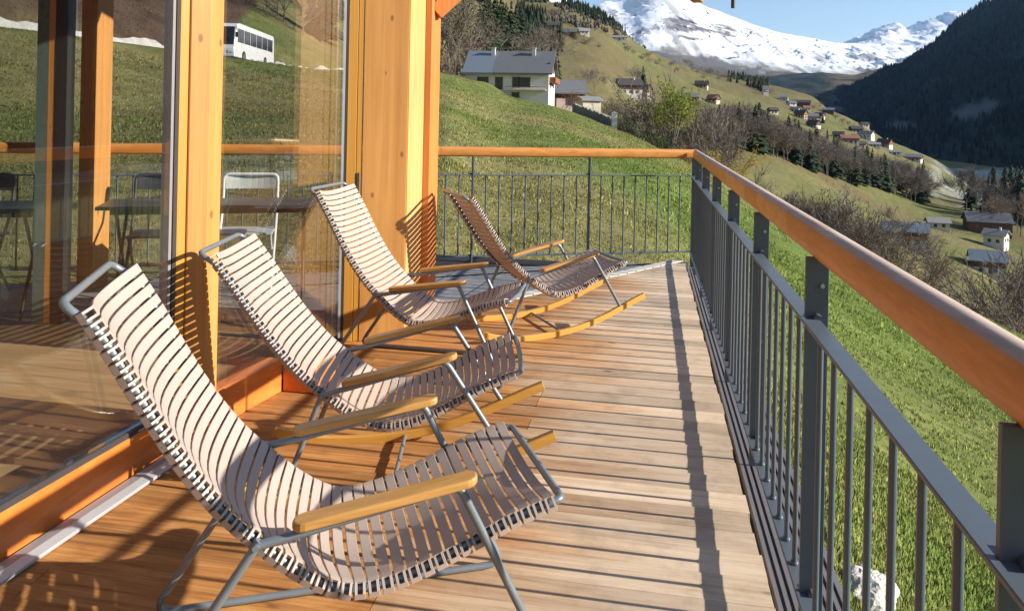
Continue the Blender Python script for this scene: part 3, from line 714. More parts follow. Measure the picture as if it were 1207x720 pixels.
# ------------------------------------------------------------------ slatted chairs
M['slat'] = m_plain('rose_beige_plastic_lamella', (.45, .365, .312), .6, 0, .3, .06, 9)
M['tube'] = m_plain('blue_grey_coated_tube', (.21, .245, .27), .38, .35, .5, .15, 12)
M['bamboo'] = m_wood('oiled_bamboo_armrest', (.62, .34, .10), (.47, .23, .055), (1.5, 60, 60), 0, .4, tone=.2, coat=.2)
M['rockerw'] = m_wood('yellow_bamboo_rocker', (.74, .40, .085), (.60, .30, .055), (2, 50, 50), 0, .45, tone=.2, coat=.15)
PROF = [(-.440, .965), (-.378, .860), (-.310, .736), (-.246, .629), (-.187, .546), (-.136, .487), (-.085, .438), (-.028, .385), (.03, .341), (.095, .306), (.155, .298), (.23, .308), (.30, .329), (.36, .352), (.43, .381), (.50, .411), (.56, .430), (.606, .443)]
XS = [(.200, -.018), (.228, -.020), (.249, -.012), (.2535, .000), (.238, .0175), (.222, .0165), (.203, .0105), (.165, .001), (.11, -.011), (.055, -.018), (0, -.0205)]
XS = XS + [(-a, b) for a, b in XS[-2::-1]]
def slats(i0, i1, n=44):
    P, _ = spline(PROF, n); m = MB(); w, th = .0262, .0055
    xs = np.array(XS); tg = np.gradient(xs, axis=0); tg /= np.linalg.norm(tg, axis=1)[:, None]; nm = np.stack([tg[:, 1], -tg[:, 0]], 1)
    for i in range(i0, i1):
        t = P[min(i+1, n-1)]-P[max(i-1, 0)]; t = t/np.linalg.norm(t); nv = np.array([-t[1], t[0]])
        jit = rnd.uniform(-.02, .02); vs = []
        cr = (-.5, -.36, .36, .5)
        for k, ((yy, h), (n0, n1)) in enumerate(zip(XS, nm)):
            for (s, a) in ((-.5, .28), (-.46, .5), (.46, .5), (.5, .28), (.5, -.5), (-.5, -.5)):
                y2 = yy+n0*th*a; h2 = h+n1*th*a
                s2 = s*w+jit*.02*yy
                vs.append((P[i][0]+t[0]*s2+nv[0]*h2, y2, P[i][1]+t[1]*s2+nv[1]*h2))
        K = len(XS); fs = []
        for k in range(K-1):
            if k in (3, K-5):      # the slot beside the hook at either end
                o_ = [vs[k*6+q] for q in range(6)]+[vs[(k+1)*6+q] for q in range(6)]
                lp = lambda a, b, t: tuple(a[i_]+(b[i_]-a[i_])*t for i_ in range(3))
                for ta, tb in ((0, .24), (.76, 1)):
                    pr = []
                    for r_ in (0, 6):
                        pr += [lp(o_[r_+1], o_[r_+2], ta), lp(o_[r_+1], o_[r_+2], tb), lp(o_[r_+5], o_[r_+4], tb), lp(o_[r_+5], o_[r_+4], ta)]
                    m.add(pr, [(0, 1, 5, 4), (1, 2, 6, 5), (2, 3, 7, 6), (3, 0, 4, 7)])
                fs += [tuple(k*6+q for q in range(6)), tuple((k+1)*6+q for q in range(5, -1, -1))]
                continue
            for q in range(6):
                q2 = (q+1) % 6; fs.append((k*6+q, k*6+q2, (k+1)*6+q2, (k+1)*6+q))
        m.add(vs, fs, 0, True)
        m.add(vs[:6], [(5, 4, 3, 2, 1, 0)]); m.add(vs[-6:], [(0, 1, 2, 3, 4, 5)])
    return m
def chair(name, label, rocking):
    root = thing(name, label, 'chair', (0, 0, 0), 0, 'slatted chairs on the deck')
    slats(0, 27).build('backrest', M['slat'], root).data.set_sharp_from_angle(angle=R(28))
    slats(27, 44).build('seat', M['slat'], root).data.set_sharp_from_angle(angle=R(28))
    P, _ = spline(PROF, 40); hw = .2300; path = []
    H_ = (-.492, .990)
    near = [(x, -hw, z) for x, z in P]; far = [(x, hw, z) for x, z in P[::-1]]
    loop = [(H_[0], 0, H_[1]), (H_[0], -hw, H_[1])]+near[1:]+[(.640, -hw, .450), (.646, 0, .442), (.640, hw, .450)]+far[:-1]+[(H_[0], hw, H_[1]), (H_[0], 0, H_[1])]
    m = MB(); m.tube(fillet(loop, .035), .0098, 10); m.build('shell_frame', M['tube'], root)
    for s in (-1, 1):
        yy = .262*s; m = MB()
        armt = [(-.087, yy, .444), (-.045, yy, .452), (.02, yy, .463), (.368, yy, .5285)]
        if rocking:
            p = fillet(armt+[(.566, yy, .150)], .045, 7); m.tube(p, .0105, 10)
            m.tube([(-.087, yy, .444), (-.257, yy, .098)], .0105, 10)
        else:
            p = fillet(armt+[(.628, yy, .0115), (-.378, yy, .0115), (-.080, yy, .455)], .032, 6); m.tube(p, .0105, 10)
        m.tube([(-.088, yy+s*.016, .446), (-.088, .215*s, .446)], .008, 8)
        m.build('leg_frame', M['tube'], root)
        # armrest: a board with rounded ends lying on the arm tube
        a = MB(); x0, x1, w = -.012, .412, .0275; poly = []
        for k in range(9): q = -math.pi/2+math.pi*k/8; poly.append((x1-w+w*math.cos(q), yy+w*math.sin(q)))
        for k in range(9): q = math.pi/2+math.pi*k/8; poly.append((x0+w+w*math.cos(q), yy+w*math.sin(q)))
        zb = [.4705+(.533-.4705)*(px-x0)/(x1-x0) for px, _ in poly]
        a.prism(poly, zb, [z+.021 for z in zb]); a.build('armrest', M['bamboo'], root, bevel=.005, seg=2)
        if rocking:
            rk = [(-.43, .115), (-.34, .081), (-.25, .058), (-.13, .0445), (-.02, .041), (.08, .0415), (.17, .047), (.25, .0575), (.33, .073), (.40, .090), (.47, .110), (.53, .130), (.60, .153), (.67, .176), (.748, .200)]
            q, _ = spline(rk, 26); r_ = MB()
            prof = [(-.014, .003), (-.014, .034), (-.011, .037), (.011, .037), (.014, .034), (.014, .003), (.011, 0), (-.011, 0)]
            pth = [(x, yy, z) for x, z in q]
            r_.sweep(pth, prof)
            n8 = len(r_.v)
            r_.build('rocker', M['rockerw'], root)
    if rocking:
        m = MB(); m.tube([(.13, -.262, .061), (.13, .262, .061)], .0085, 8); m.build('crossbar', M['tube'], root)
    return root
c1 = chair('lounge_chair', 'slatted beige lounge chair with sled legs, the biggest and closest one', False)
c1.location = (-.533, 1.964, 0); c1.rotation_euler = (0, 0, .277)
c3 = copy_thing(c1, 'slatted beige lounge chair with sled legs beside the wide timber pier', (-.574, 4.315, 0), -.195)
c2 = chair('rocking_chair', 'beige slatted rocking chair on yellow wooden rockers, between the two lounge chairs with sled legs', True)
c2.location = (-.545, 3.025, -.046); c2.rotation_euler = (0, -.103, .038)
c4 = copy_thing(c2, 'slatted rocking chair seen from its shaded brown back, next to the mitred paving', (.144, 5.12, -.040), .386)
c4.rotation_euler = (0, -.068, .386)

# ------------------------------------------------------------------ terrace furniture behind the glass
M['tabletop'] = m_plain('dark_slate_tabletop', (.06, .065, .075), .35, 0, .5, .1)
M['black'] = m_plain('black_coated_metal', (.03, .03, .032), .45)
M['lightmesh'] = m_plain('pale_grey_mesh_fabric', (.52, .56, .55), .6, var=.08, scale=60)
M['whitetube'] = m_plain('white_coated_tube', (.72, .73, .72), .4)
def table(label, loc, rz, lg=1.5):
    t = thing('terrace_table', label, 'table', loc, rz, 'dark tables on the rear terrace')
    m = MB(); m.box((0, 0, .728), (lg, .52, .026)); m.build('tabletop', M['tabletop'], t, bevel=.003, seg=1)
    m = MB(); m.box((0, 0, .695), (lg-.16, .40, .035)); m.build('apron', M['black'], t)
    for s in (-1, 1):
        for q in (-1, 1):
            m = MB(); m.tube([(s*(lg/2-.12), -q*.2, .70), (s*(lg/2-.12)+q*.008, q*.22, .0)], .012, 6); m.build('leg', M['black'], t)
    return t
table('dark folding table seen through the pane in front of the pale mesh chair', (-2.17, 5.64, 0), .28)
table('dark folding table seen through the leftmost pane behind the green glass edge', (-3.88, 5.08, 0), .28)
def fchair(name, label, fab, tub):
    t = thing(name, label, 'chair', (0, 0, 0), 0, 'chairs on the rear terrace')
    m = MB(); m.box((0, 0, .45), (.42, .38, .018)); m.build('seat', fab, t, bevel=.004, seg=1)
    m = MB(); n = 8
    for k in range(n):
        x0 = -.2+.4*k/n; x1 = x0+.4/n
        f = lambda x: .20+.03*(1-(x/.2)**2)
        for (a, b) in ((x0, x1),):
            m.add([(a, f(a)+.016, .77), (b, f(b)+.016, .77), (b, f(b)+.04, .875), (a, f(a)+.04, .875), (a, f(a)+.028, .77), (b, f(b)+.028, .77), (b, f(b)+.052, .875), (a, f(a)+.052, .875)],
                  [(0, 1, 2, 3), (7, 6, 5, 4), (0, 4, 5, 1), (3, 2, 6, 7)])
    m.build('backrest', fab, t)
    m = MB()
    m.tube(fillet([(-.215, -.28, 0), (-.215, .20, .62), (-.215, .245, .89), (.215, .245, .89), (.215, .20, .62), (.215, -.28, 0)], .05, 6), .0125, 8); m.build('back_frame', tub, t)
    for s in (-1, 1):
        m = MB(); m.tube([(s*.195, .24, 0), (s*.195, -.17, .45)], .011, 8); m.build('leg', tub, t)
    return t
f1_ = fchair('folding_chair', 'pale grey mesh folding chair with white frame on the terrace behind the glass', M['lightmesh'], M['whitetube'])
f1_.location = (-2.12, 6.16, 0); f1_.rotation_euler = (0, 0, .22)
f2_ = fchair('folding_chair', 'black folding chair on the terrace, seen through the glass right of the inner timber post', M['black'], M['black'])
f2_.location = (-2.72, 5.94, 0); f2_.rotation_euler = (0, 0, .30)
copy_thing(f2_, 'black folding chair on the terrace, seen in the leftmost strip of glass', (-3.98, 5.60, 0), .2)

# ------------------------------------------------------------------ the coach on the road, the retaining wall, the white stone
M['coachpaint'] = m_plain('white_coach_paint', (.80, .81, .82), .3, 0, .5, .04, 2, coat=.5)
M['darkglass'] = m_plain('dark_tinted_window', (.02, .024, .03), .08, 0, .6, .1)
M['tyre'] = m_plain('tyre_rubber', (.02, .02, .02), .85)
M['rim'] = m_plain('wheel_rim', (.45, .46, .47), .35, .8)
M['lampglass'] = m_plain('headlamp_glass', (.75, .76, .74), .1, 0, .6)
M['redlamp'] = m_plain('rear_lamp_red', (.4, .02, .02), .2)
cx_, cy_ = -23.9, 62.0
coach = thing('coach', 'white coach with dark windows on the road up the bank', 'coach', (cx_, cy_, 5.60), R(2.0))
m = MB(); Wd = 1.25
prof = [(0, .35), (0, 1.0), (.10, 1.35), (.55, 2.9), (.85, 3.15), (1.3, 3.22), (11.2, 3.2), (11.5, 3.0), (11.6, 1.2), (11.6, .35)]
vs = [(-Wd, y_, z_) for y_, z_ in prof]+[(Wd, y_, z_) for y_, z_ in prof]; n = len(prof)
m.add(vs, [tuple(range(n)), tuple(range(2*n-1, n-1, -1))]+[(i, (i+1) % n, n+(i+1) % n, n+i) for i in range(n)])
m.build('body', M['coachpaint'], coach, bevel=.09, seg=3)
m = MB(); m.box((0, 5.6, 3.27), (1.7, 6.2, .14)); m.build('roof_unit', M['coachpaint'], coach, bevel=.04)
m = MB(); m.add([(-1.12, .105, 1.35), (1.12, .105, 1.35), (1.08, .53, 2.86), (-1.08, .53, 2.86), (-1.12, .085, 1.35), (1.12, .085, 1.35), (1.08, .50, 2.86), (-1.08, .50, 2.86)], [(0, 1, 2, 3), (7, 6, 5, 4), (4, 5, 1, 0), (2, 1, 5, 6), (3, 2, 6, 7), (0, 3, 7, 4)]); m.build('windscreen', M['darkglass'], coach)
for s in (-1, 1):
    for k in range(6):
        m = MB(); m.box((s*1.253, 1.55+1.72*k, 2.18), (.02, 1.60, 1.12)); m.build('side_window', M['darkglass'], coach, bevel=.008, seg=1)
    for yw in (2.4, 8.6):
        m = MB(); m.tube([(s*1.0, yw, .5), (s*1.27, yw, .5)], .5, 20); w = m.build('wheel', M['tyre'], coach)
        m = MB(); m.tube([(s*1.268, yw, .5), (s*1.285, yw, .5)], .28, 16); m.build('rim', M['rim'], w)
    m = MB(); m.box((s*.92, -.012, .80), (.42, .05, .2)); m.build('headlight', M['lampglass'], coach, bevel=.01)
    m = MB(); m.box((s*1.0, 11.61, 1.0), (.25, .04, .4)); m.build('tail_light', M['redlamp'], coach)
    m = MB(); m.tube(fillet([(s*1.1, .6, 2.85), (s*1.35, .1, 2.85), (s*1.42, .0, 2.3)], .1), .03, 6); m.box((s*1.42, 0, 2.15), (.22, .12, .42)); m.build('mirror', M['darkglass'], coach)
M['rubble'] = m_plain('pale_rubble', (.50, .48, .45), .9, var=.45, scale=1.6, bmp=.8)
rpw, _ = spline(ROAD, 130); mb = MB(); prev = None
for i in range(2, 128):
    t0 = rpw[i+1]-rpw[i-1]; nrm_ = np.array([-t0[1], t0[0], 0])/np.hypot(t0[0], t0[1])
    q = rpw[i]+nrm_*3.4; hh = .75+.55*vnoise(np.array([i*.31]), np.array([2.]))[0]+.25*rnd.random(); wv = .35+.2*rnd.random()
    ring = [q-nrm_*wv+np.array([0, 0, -.4]), q-nrm_*wv*.8+np.array([0, 0, hh*.8]), q+np.array([0, 0, hh]), q+nrm_*wv+np.array([0, 0, hh*.85]), q+nrm_*wv+np.array([0, 0, -.4])]
    if prev is not None:
        mb.add(prev+ring, [(k, k+1, 6+k, 5+k) for k in range(4)])
    prev = ring
rw = mb.build('retaining_wall', M['rubble']); tag(rw, 'low pale rubble wall along the uphill side of the road behind the coach', 'wall')
def stone_mesh(seed, r):
    V = []; bm = bmesh.new(); bmesh.ops.create_icosphere(bm, subdivisions=5, radius=1)
    for v in bm.verts:
        p = v.co.normalized(); q = np.array([p.x*1.7+seed, p.y*1.7+p.z*1.1])
        k = .70+.55*float(fbm(q[:1], q[1:], 4)[0])+.10*float(fbm(q[:1]*6, q[1:]*6+p.z*5, 4)[0])
        v.co = Vector((p.x*r[0]*k, p.y*r[1]*k, p.z*r[2]*k))
    me = bpy.data.meshes.new('stone'); bm.to_mesh(me); bm.free(); me.materials.append(M['palestone']); return me
p = place(1020, 716, 1.5, 8)
st = bpy.data.objects.new('boulder', stone_mesh(3.1, (.17, .14, .12))); COL.objects.link(st); st.location = p+Vector((.05, .1, .02)); st.rotation_euler = (0, 0, .6)
tag(st, 'white rough boulder lying in the grass below the railing', 'boulder')

# ------------------------------------------------------------------ grass
M['grass'] = m_attr('grass_blades', .8, .12, None, trans=.15)
def tufts(name, n, xr, yr, ok, size, blades, lean=.5, gain=1.0):
    x = rng.uniform(*xr, n*3); y_ = rng.uniform(*yr, n*3); k = ok(x, y_)
    cl = fbm(x*1.3+5, y_*1.3, 3); k &= rng.random(len(x)) < np.clip(.35+1.5*(cl-.3), .1, 1)
    x, y_ = x[k][:n], y_[k][:n]; n = len(x)
    z = np.array([gz(a, b) for a, b in zip(x, y_)])
    base = landcover(x, y_, z, np.hypot(x, y_))
    V, F, C = [], [], []; s = size*(.6+.9*rng.random(n))*(.7+.7*fbm(x/1.1, y_/1.1+8, 3))
    hue = rng.normal(0, 1, (n, 1))
    allv, allc = [], []
    for b in range(blades):
        an = rng.uniform(0, 2*np.pi, n); le = lean*rng.random(n)+.1; w = s*(.10+.10*rng.random(n))
        ox, oy = rng.normal(0, 1, n)*s*.45, rng.normal(0, 1, n)*s*.45
        dx, dy = np.cos(an), np.sin(an)
        p0 = np.stack([x+ox-dy*w, y_+oy+dx*w, z-.015], 1); p1 = np.stack([x+ox+dy*w, y_+oy-dx*w, z-.015], 1)
        p2 = np.stack([x+ox+dx*s*le, y_+oy+dy*s*le, z+s*(1-.45*le)], 1)
        allv.append(np.stack([p0, p1, p2], 1))
        c = gain*base*(1.12+.15*hue+.14*rng.normal(0, 1, (n, 1)))*np.array([1.0, 1.06, .95])
        st_ = (rng.random((n, 1)) < .06); c = np.where(st_, np.array([.30, .24, .10])*(.7+.5*rng.random((n, 1))), c)
        allc.append(np.repeat(np.clip(c, .012, .6)[:, None, :], 3, 1))
    V = np.concatenate(allv, 0).reshape(-1, 3); C = np.concatenate(allc, 0).reshape(-1, 3)
    F = np.arange(len(V)).reshape(-1, 3)
    e_ = .35; gx = np.array([gz(a+e_, b)-gz(a-e_, b) for a, b in zip(x, y_)])/(2*e_); gy = np.array([gz(a, b+e_)-gz(a, b-e_) for a, b in zip(x, y_)])/(2*e_)
    N_ = np.stack([-gx, -gy, np.ones(n)], 1); N_ /= np.linalg.norm(N_, axis=1)[:, None]
    NV = np.concatenate([np.repeat((N_+.45*rng.normal(0, 1, (n, 3))*np.array([1, 1, .3]))[:, None, :], 3, 1) for _ in range(blades)], 0).reshape(-1, 3)
    NV /= np.linalg.norm(NV, axis=1)[:, None]
    o = np_mesh(name, V, F, M['grass'], C, True); o.data.normals_split_custom_set_from_vertices(NV.tolist()); tag(o, kind='stuff'); return o
def right_ok(x, y_):
    lx = x*CP+y_*SP; return (lx > RX+.22) & (y_ < 16) & (x/np.maximum(y_, .3) < .95)
tufts('grass', 75000, (.6, 8.5), (.9, 9.0), right_ok, .034, 6, .7, 1.5)
tufts('grass', 26000, (.9, 17), (7, 24), lambda x, y_: (x*CP+y_*SP > RX+.25) & (x/y_ < .9), .044, 5, .7, 1.55)
def back_ok(x, y_):
    rl = np.where(x > -.66, 7.14+(x+.66)*.236, 7.14+(x+.66)*.287)
    return (y_ > rl+.12) & (x*CP+y_*SP < RX+.3+(y_ > 8)*9) & (x/y_ > -.75)
tufts('grass', 46000, (-11, 3), (5.0, 16), back_ok, .028, 5, .8, 1.75)
tufts('grass', 42000, (-30, 9), (13, 42), lambda x, y_: (x/y_ > -.74) & (x/y_ < .35), .056, 4, .8, 1.75)
tufts('grass', 34000, (-52, 16), (36, 108), lambda x, y_: (x/y_ > -.66) & (x/y_ < .28) & (np.hypot(x+24, (y_-70)*.1) > 4.5), .10, 4, .8, 1.75)
tufts('grass', 16000, (4, 34), (18, 75), lambda x, y_: (x/y_ < .72) & (x/y_ > .15), .085, 4, .8, 1.6)

# ------------------------------------------------------------------ houses
M['white'] = m_plain('white_lime_render', (.66, .615, .555), .85, var=.1, scale=1.2)
M['cream'] = m_plain('cream_render', (.60, .53, .42), .85, var=.1, scale=1.2)
M['pinkr'] = m_plain('faded_pink_render', (.56, .42, .36), .85, var=.12, scale=1)
M['brown'] = m_wood('dark_larch_cladding', (.15, .075, .035), (.07, .035, .018), (8, 8, 1), 0, .7)
M['redbrown'] = m_wood('reddish_larch_cladding', (.30, .12, .045), (.18, .07, .03), (8, 8, 1), 0, .7)
M['slate'] = m_plain('grey_slate_roof', (.13, .135, .145), .7, var=.25, scale=3, bmp=.3)
M['bluemetal'] = m_plain('blue_grey_metal_roof', (.19, .225, .265), .5, .2, var=.1, scale=2)
M['darkroof'] = m_plain('dark_brown_roof', (.055, .05, .05), .8, var=.2, scale=3)
M['greyroof'] = m_plain('weathered_grey_roof', (.25, .245, .24), .7, var=.2, scale=2)
M['redroof'] = m_plain('rusty_red_roof', (.26, .12, .075), .75, var=.2, scale=2)
M['pane'] = m_plain('house_window_pane', (.03, .035, .045), .1, 0, .6)
M['shutter'] = m_plain('brown_shutter_wood', (.13, .06, .03), .7)
M['chim'] = m_plain('chimney_render', (.62, .60, .56), .85, var=.1)
def house(name, label, cat, loc, rz, L, Wd, h, hr, wall, roof, upper=None, uf=.5, chim=1, over=.7, wins=3, door=True, balcony=False, roof2=None, group=None):
    t = thing(name, label, cat, loc, rz, group)
    z1 = h*(1-uf) if upper else h
    def shell(za, zb, mtl, nm, gable, grow=0):
        m = MB(); hl, hw_ = L/2+grow, Wd/2+grow
        pf = [(-hw_, za), (-hw_, zb), (0, zb+hr*hw_/(Wd/2)), (hw_, zb), (hw_, za)] if gable else [(-hw_, za), (-hw_, zb), (hw_, zb), (hw_, za)]
        n = len(pf); m.add([(-hl, a, b) for a, b in pf]+[(hl, a, b) for a, b in pf], [tuple(range(n)), tuple(range(2*n-1, n-1, -1))]+[(i, (i+1) % n, n+(i+1) % n, n+i) for i in range(n)])
        return m.build(nm, mtl, t)
    if upper:
        shell(-3, z1, M[wall], 'wall', False); shell(z1+.003, h, M[upper], 'timber_wall', True, .04)
    else: shell(-3, h, M[wall], 'wall', True)
    m = MB(); th = .28; k = hr/(Wd/2); ow = Wd/2+over; ol = L/2+over
    segs = [(-ol, ol, roof)] if not roof2 else [(-ol, -ol+.34*2*ol, roof2), (-ol+.34*2*ol+.02, ol, roof)]
    ro = None
    for a, b, rm in segs:
        m = MB(); pf = [(-ow, h-k*over), (0, h+hr), (ow, h-k*over), (ow, h-k*over+th), (0, h+hr+th), (-ow, h-k*over+th)]
        m.add([(a, y_, z_+.06) for y_, z_ in pf]+[(b, y_, z_+.06) for y_, z_ in pf], [(0, 1, 4, 5), (1, 2, 3, 4), (11, 10, 7, 6), (10, 9, 8, 7)]+[(i, (i+1) % 6, 6+(i+1) % 6, 6+i) for i in range(6)])
        ro = m.build('roof', M[rm], t)
    for c in range(chim):
        m = MB(); xc = L*(.28-.5*c) if chim > 1 else L*.22; yc = -Wd*.1
        zr = h+hr-abs(yc)*k; m.box((xc, yc, zr+.4), (.62, .62, 2.0)); m.box((xc, yc, zr+1.46), (.8, .8, .12)); m.build('chimney', M['chim'], ro)
    def win(c, ax, w=1.1, hh=1.2):
        m = MB(); sz = (w, .08, hh) if ax == 'y' else (.08, w, hh); m.box(c, sz); wn = m.build('window', M['pane'], t)
        m = MB(); e = .09
        for dx, dz, a, b in ((-w/2-e/2, 0, e, hh+2*e), (w/2+e/2, 0, e, hh+2*e), (0, -hh/2-e/2, w, e), (0, hh/2+e/2, w, e)):
            if ax == 'y': m.box((c[0]+dx, c[1]-.005, c[2]+dz), (a, .10, b))
            else: m.box((c[0]+.005, c[1]+dx, c[2]+dz), (.10, a, b))
        m.build('frame', M['shutter'], wn)
    for k_ in range(wins):
        x = L*(-.5+(k_+.75)/(wins+.5)); win((x, -Wd/2-.03-(.04 if upper and h*.55 > z1 else 0), h*.55 if not upper else z1*.55), 'y')
        if upper and h-z1 > 1.6: win((x, -Wd/2-.07, z1+(h-z1)*.5), 'y')
    for yy in (-.22, .22): win((L/2+.03+(.04 if upper else 0), yy*Wd, h*.62), 'x', 1.0, 1.1)
    if door:
        m = MB(); m.box((L*.06, -Wd/2-.02, 1.0), (1.0, .06, 2.0)); m.build('door', M['shutter'], t)
    if balcony:
        m = MB(); zb = max(z1, h*.5); m.box((0, -Wd/2-.65, zb), (L*.9, 1.2, .14)); m.box((0, -Wd/2-1.2, zb+.55), (L*.9, .06, .8)); m.build('balcony', M['redbrown'], t)
    return t
# main chalet above the meadow
g0 = spot(602, 127); ch = house('chalet', 'large white-walled chalet with long slate roof and two white chimneys on the meadow crest', 'house', (g0.x, g0.y+3, zc(600, 117, 128)), R(-9), 13.8, 9.8, 4.3, 3.6, 'white', 'slate', None, chim=2, over=.6, wins=0, door=False, roof2='bluemetal')
def part_box(nm, mtl, par, c, s): m = MB(); m.box(c, s); return m.build(nm, M[mtl] if isinstance(mtl, str) else mtl, par)
for x, z, w, h_ in ((-4.0, 3.0, 1.5, 1.0), (-1.3, 2.5, .9, 2.0), (1.5, 2.7, .8, 1.7), (2.9, 2.7, 1.6, 1.6), (1.5, .55, .9, 1.0)):
    wn = part_box('window' if h_ < 1.9 else 'door', 'pane', ch, (x, -4.93, z), (w, .1, h_))
    part_box('frame', 'shutter', wn, (x-w/2-.10, -4.94, z), (.18, .12, h_+.1)); part_box('frame', 'shutter', wn, (x+w/2+.10, -4.94, z), (.18, .12, h_+.1))
part_box('balcony', 'white', ch, (3.2, -5.3, 1.45), (6.6, .95, .12)); part_box('balcony_rail', 'shutter', ch, (3.2, -5.75, 1.95), (6.6, .05, .08))
part_box('gable_balcony', 'redbrown', ch, (7.4, -.5, 3.2), (1.1, 7.4, .9)); part_box('gable_cladding', 'brown', ch, (6.86, 0, 5.35), (.1, 6.6, 1.6))
g1 = spot(668, 140); house('annex', 'low outbuilding with grey slate roof just right of the large white chalet', 'outbuilding', (g1.x, g1.y, zc(668, 124, 140)), R(10), 5.2, 5.0, 2.4, 1.9, 'pinkr', 'slate', 'brown', .5, 0, .7, 1)
g2 = spot(693, 122); sh = house('shed', 'small cream shed with flat-pitched dark roof below the large white chalet', 'shed', (g2.x, g2.y, zc(693, 134, 122)), R(18), 3.1, 2.9, 2.0, .4, 'cream', 'greyroof', None, .5, 0, .35, 0, False)
p1, p2, p3 = spot(676, 117), spot(702, 113), spot(724, 108); mb = MB()
def dry_wall(pts, h, th):
    q, _ = spline([(p.x, p.y) for p in pts], 60); prev = None
    for i in range(60):
        d = q[min(i+1, 59)]-q[max(i-1, 0)]; d = d/np.linalg.norm(d); nn_ = np.array([-d[1], d[0]]); zb = gz(*q[i]); hh = h*(.85+.25*rnd.random()); w = th*(.85+.3*rnd.random())
        ring = [(*(q[i]-nn_*w), zb-.5), (*(q[i]-nn_*w*.9), zb+hh), (*(q[i]+nn_*w*.9), zb+hh*.97), (*(q[i]+nn_*w), zb-.5)]
        if prev: mb.add(prev+ring, [(0, 1, 5, 4), (1, 2, 6, 5), (2, 3, 7, 6)])
        prev = ring
dry_wall([p1, p2, p3], 1.5, .35)
M['drystone'] = m_plain('grey_dry_stone', (.23, .21, .185), .9, var=.5, scale=2.2, bmp=.8)
tag(mb.build('stone_wall', M['drystone']), 'grey dry-stone wall at the meadow edge below the cream shed', 'wall')
pp = spot(724, 106); mb = MB(); mb.box((0, 0, .9), (.75, .75, 2.6)); mb.add([(-.45, -.45, 2.2), (.45, -.45, 2.2), (.45, .45, 2.2), (-.45, .45, 2.2), (0, 0, 2.5)], [(0, 1, 4), (1, 2, 4), (2, 3, 4), (3, 0, 4), (3, 2, 1, 0)])
o = mb.build('gate_pillar', M['palestone']); o.location = (pp.x, pp.y, pp.z); tag(o, 'pale square stone pillar at the lower end of the dry-stone wall', 'pillar')

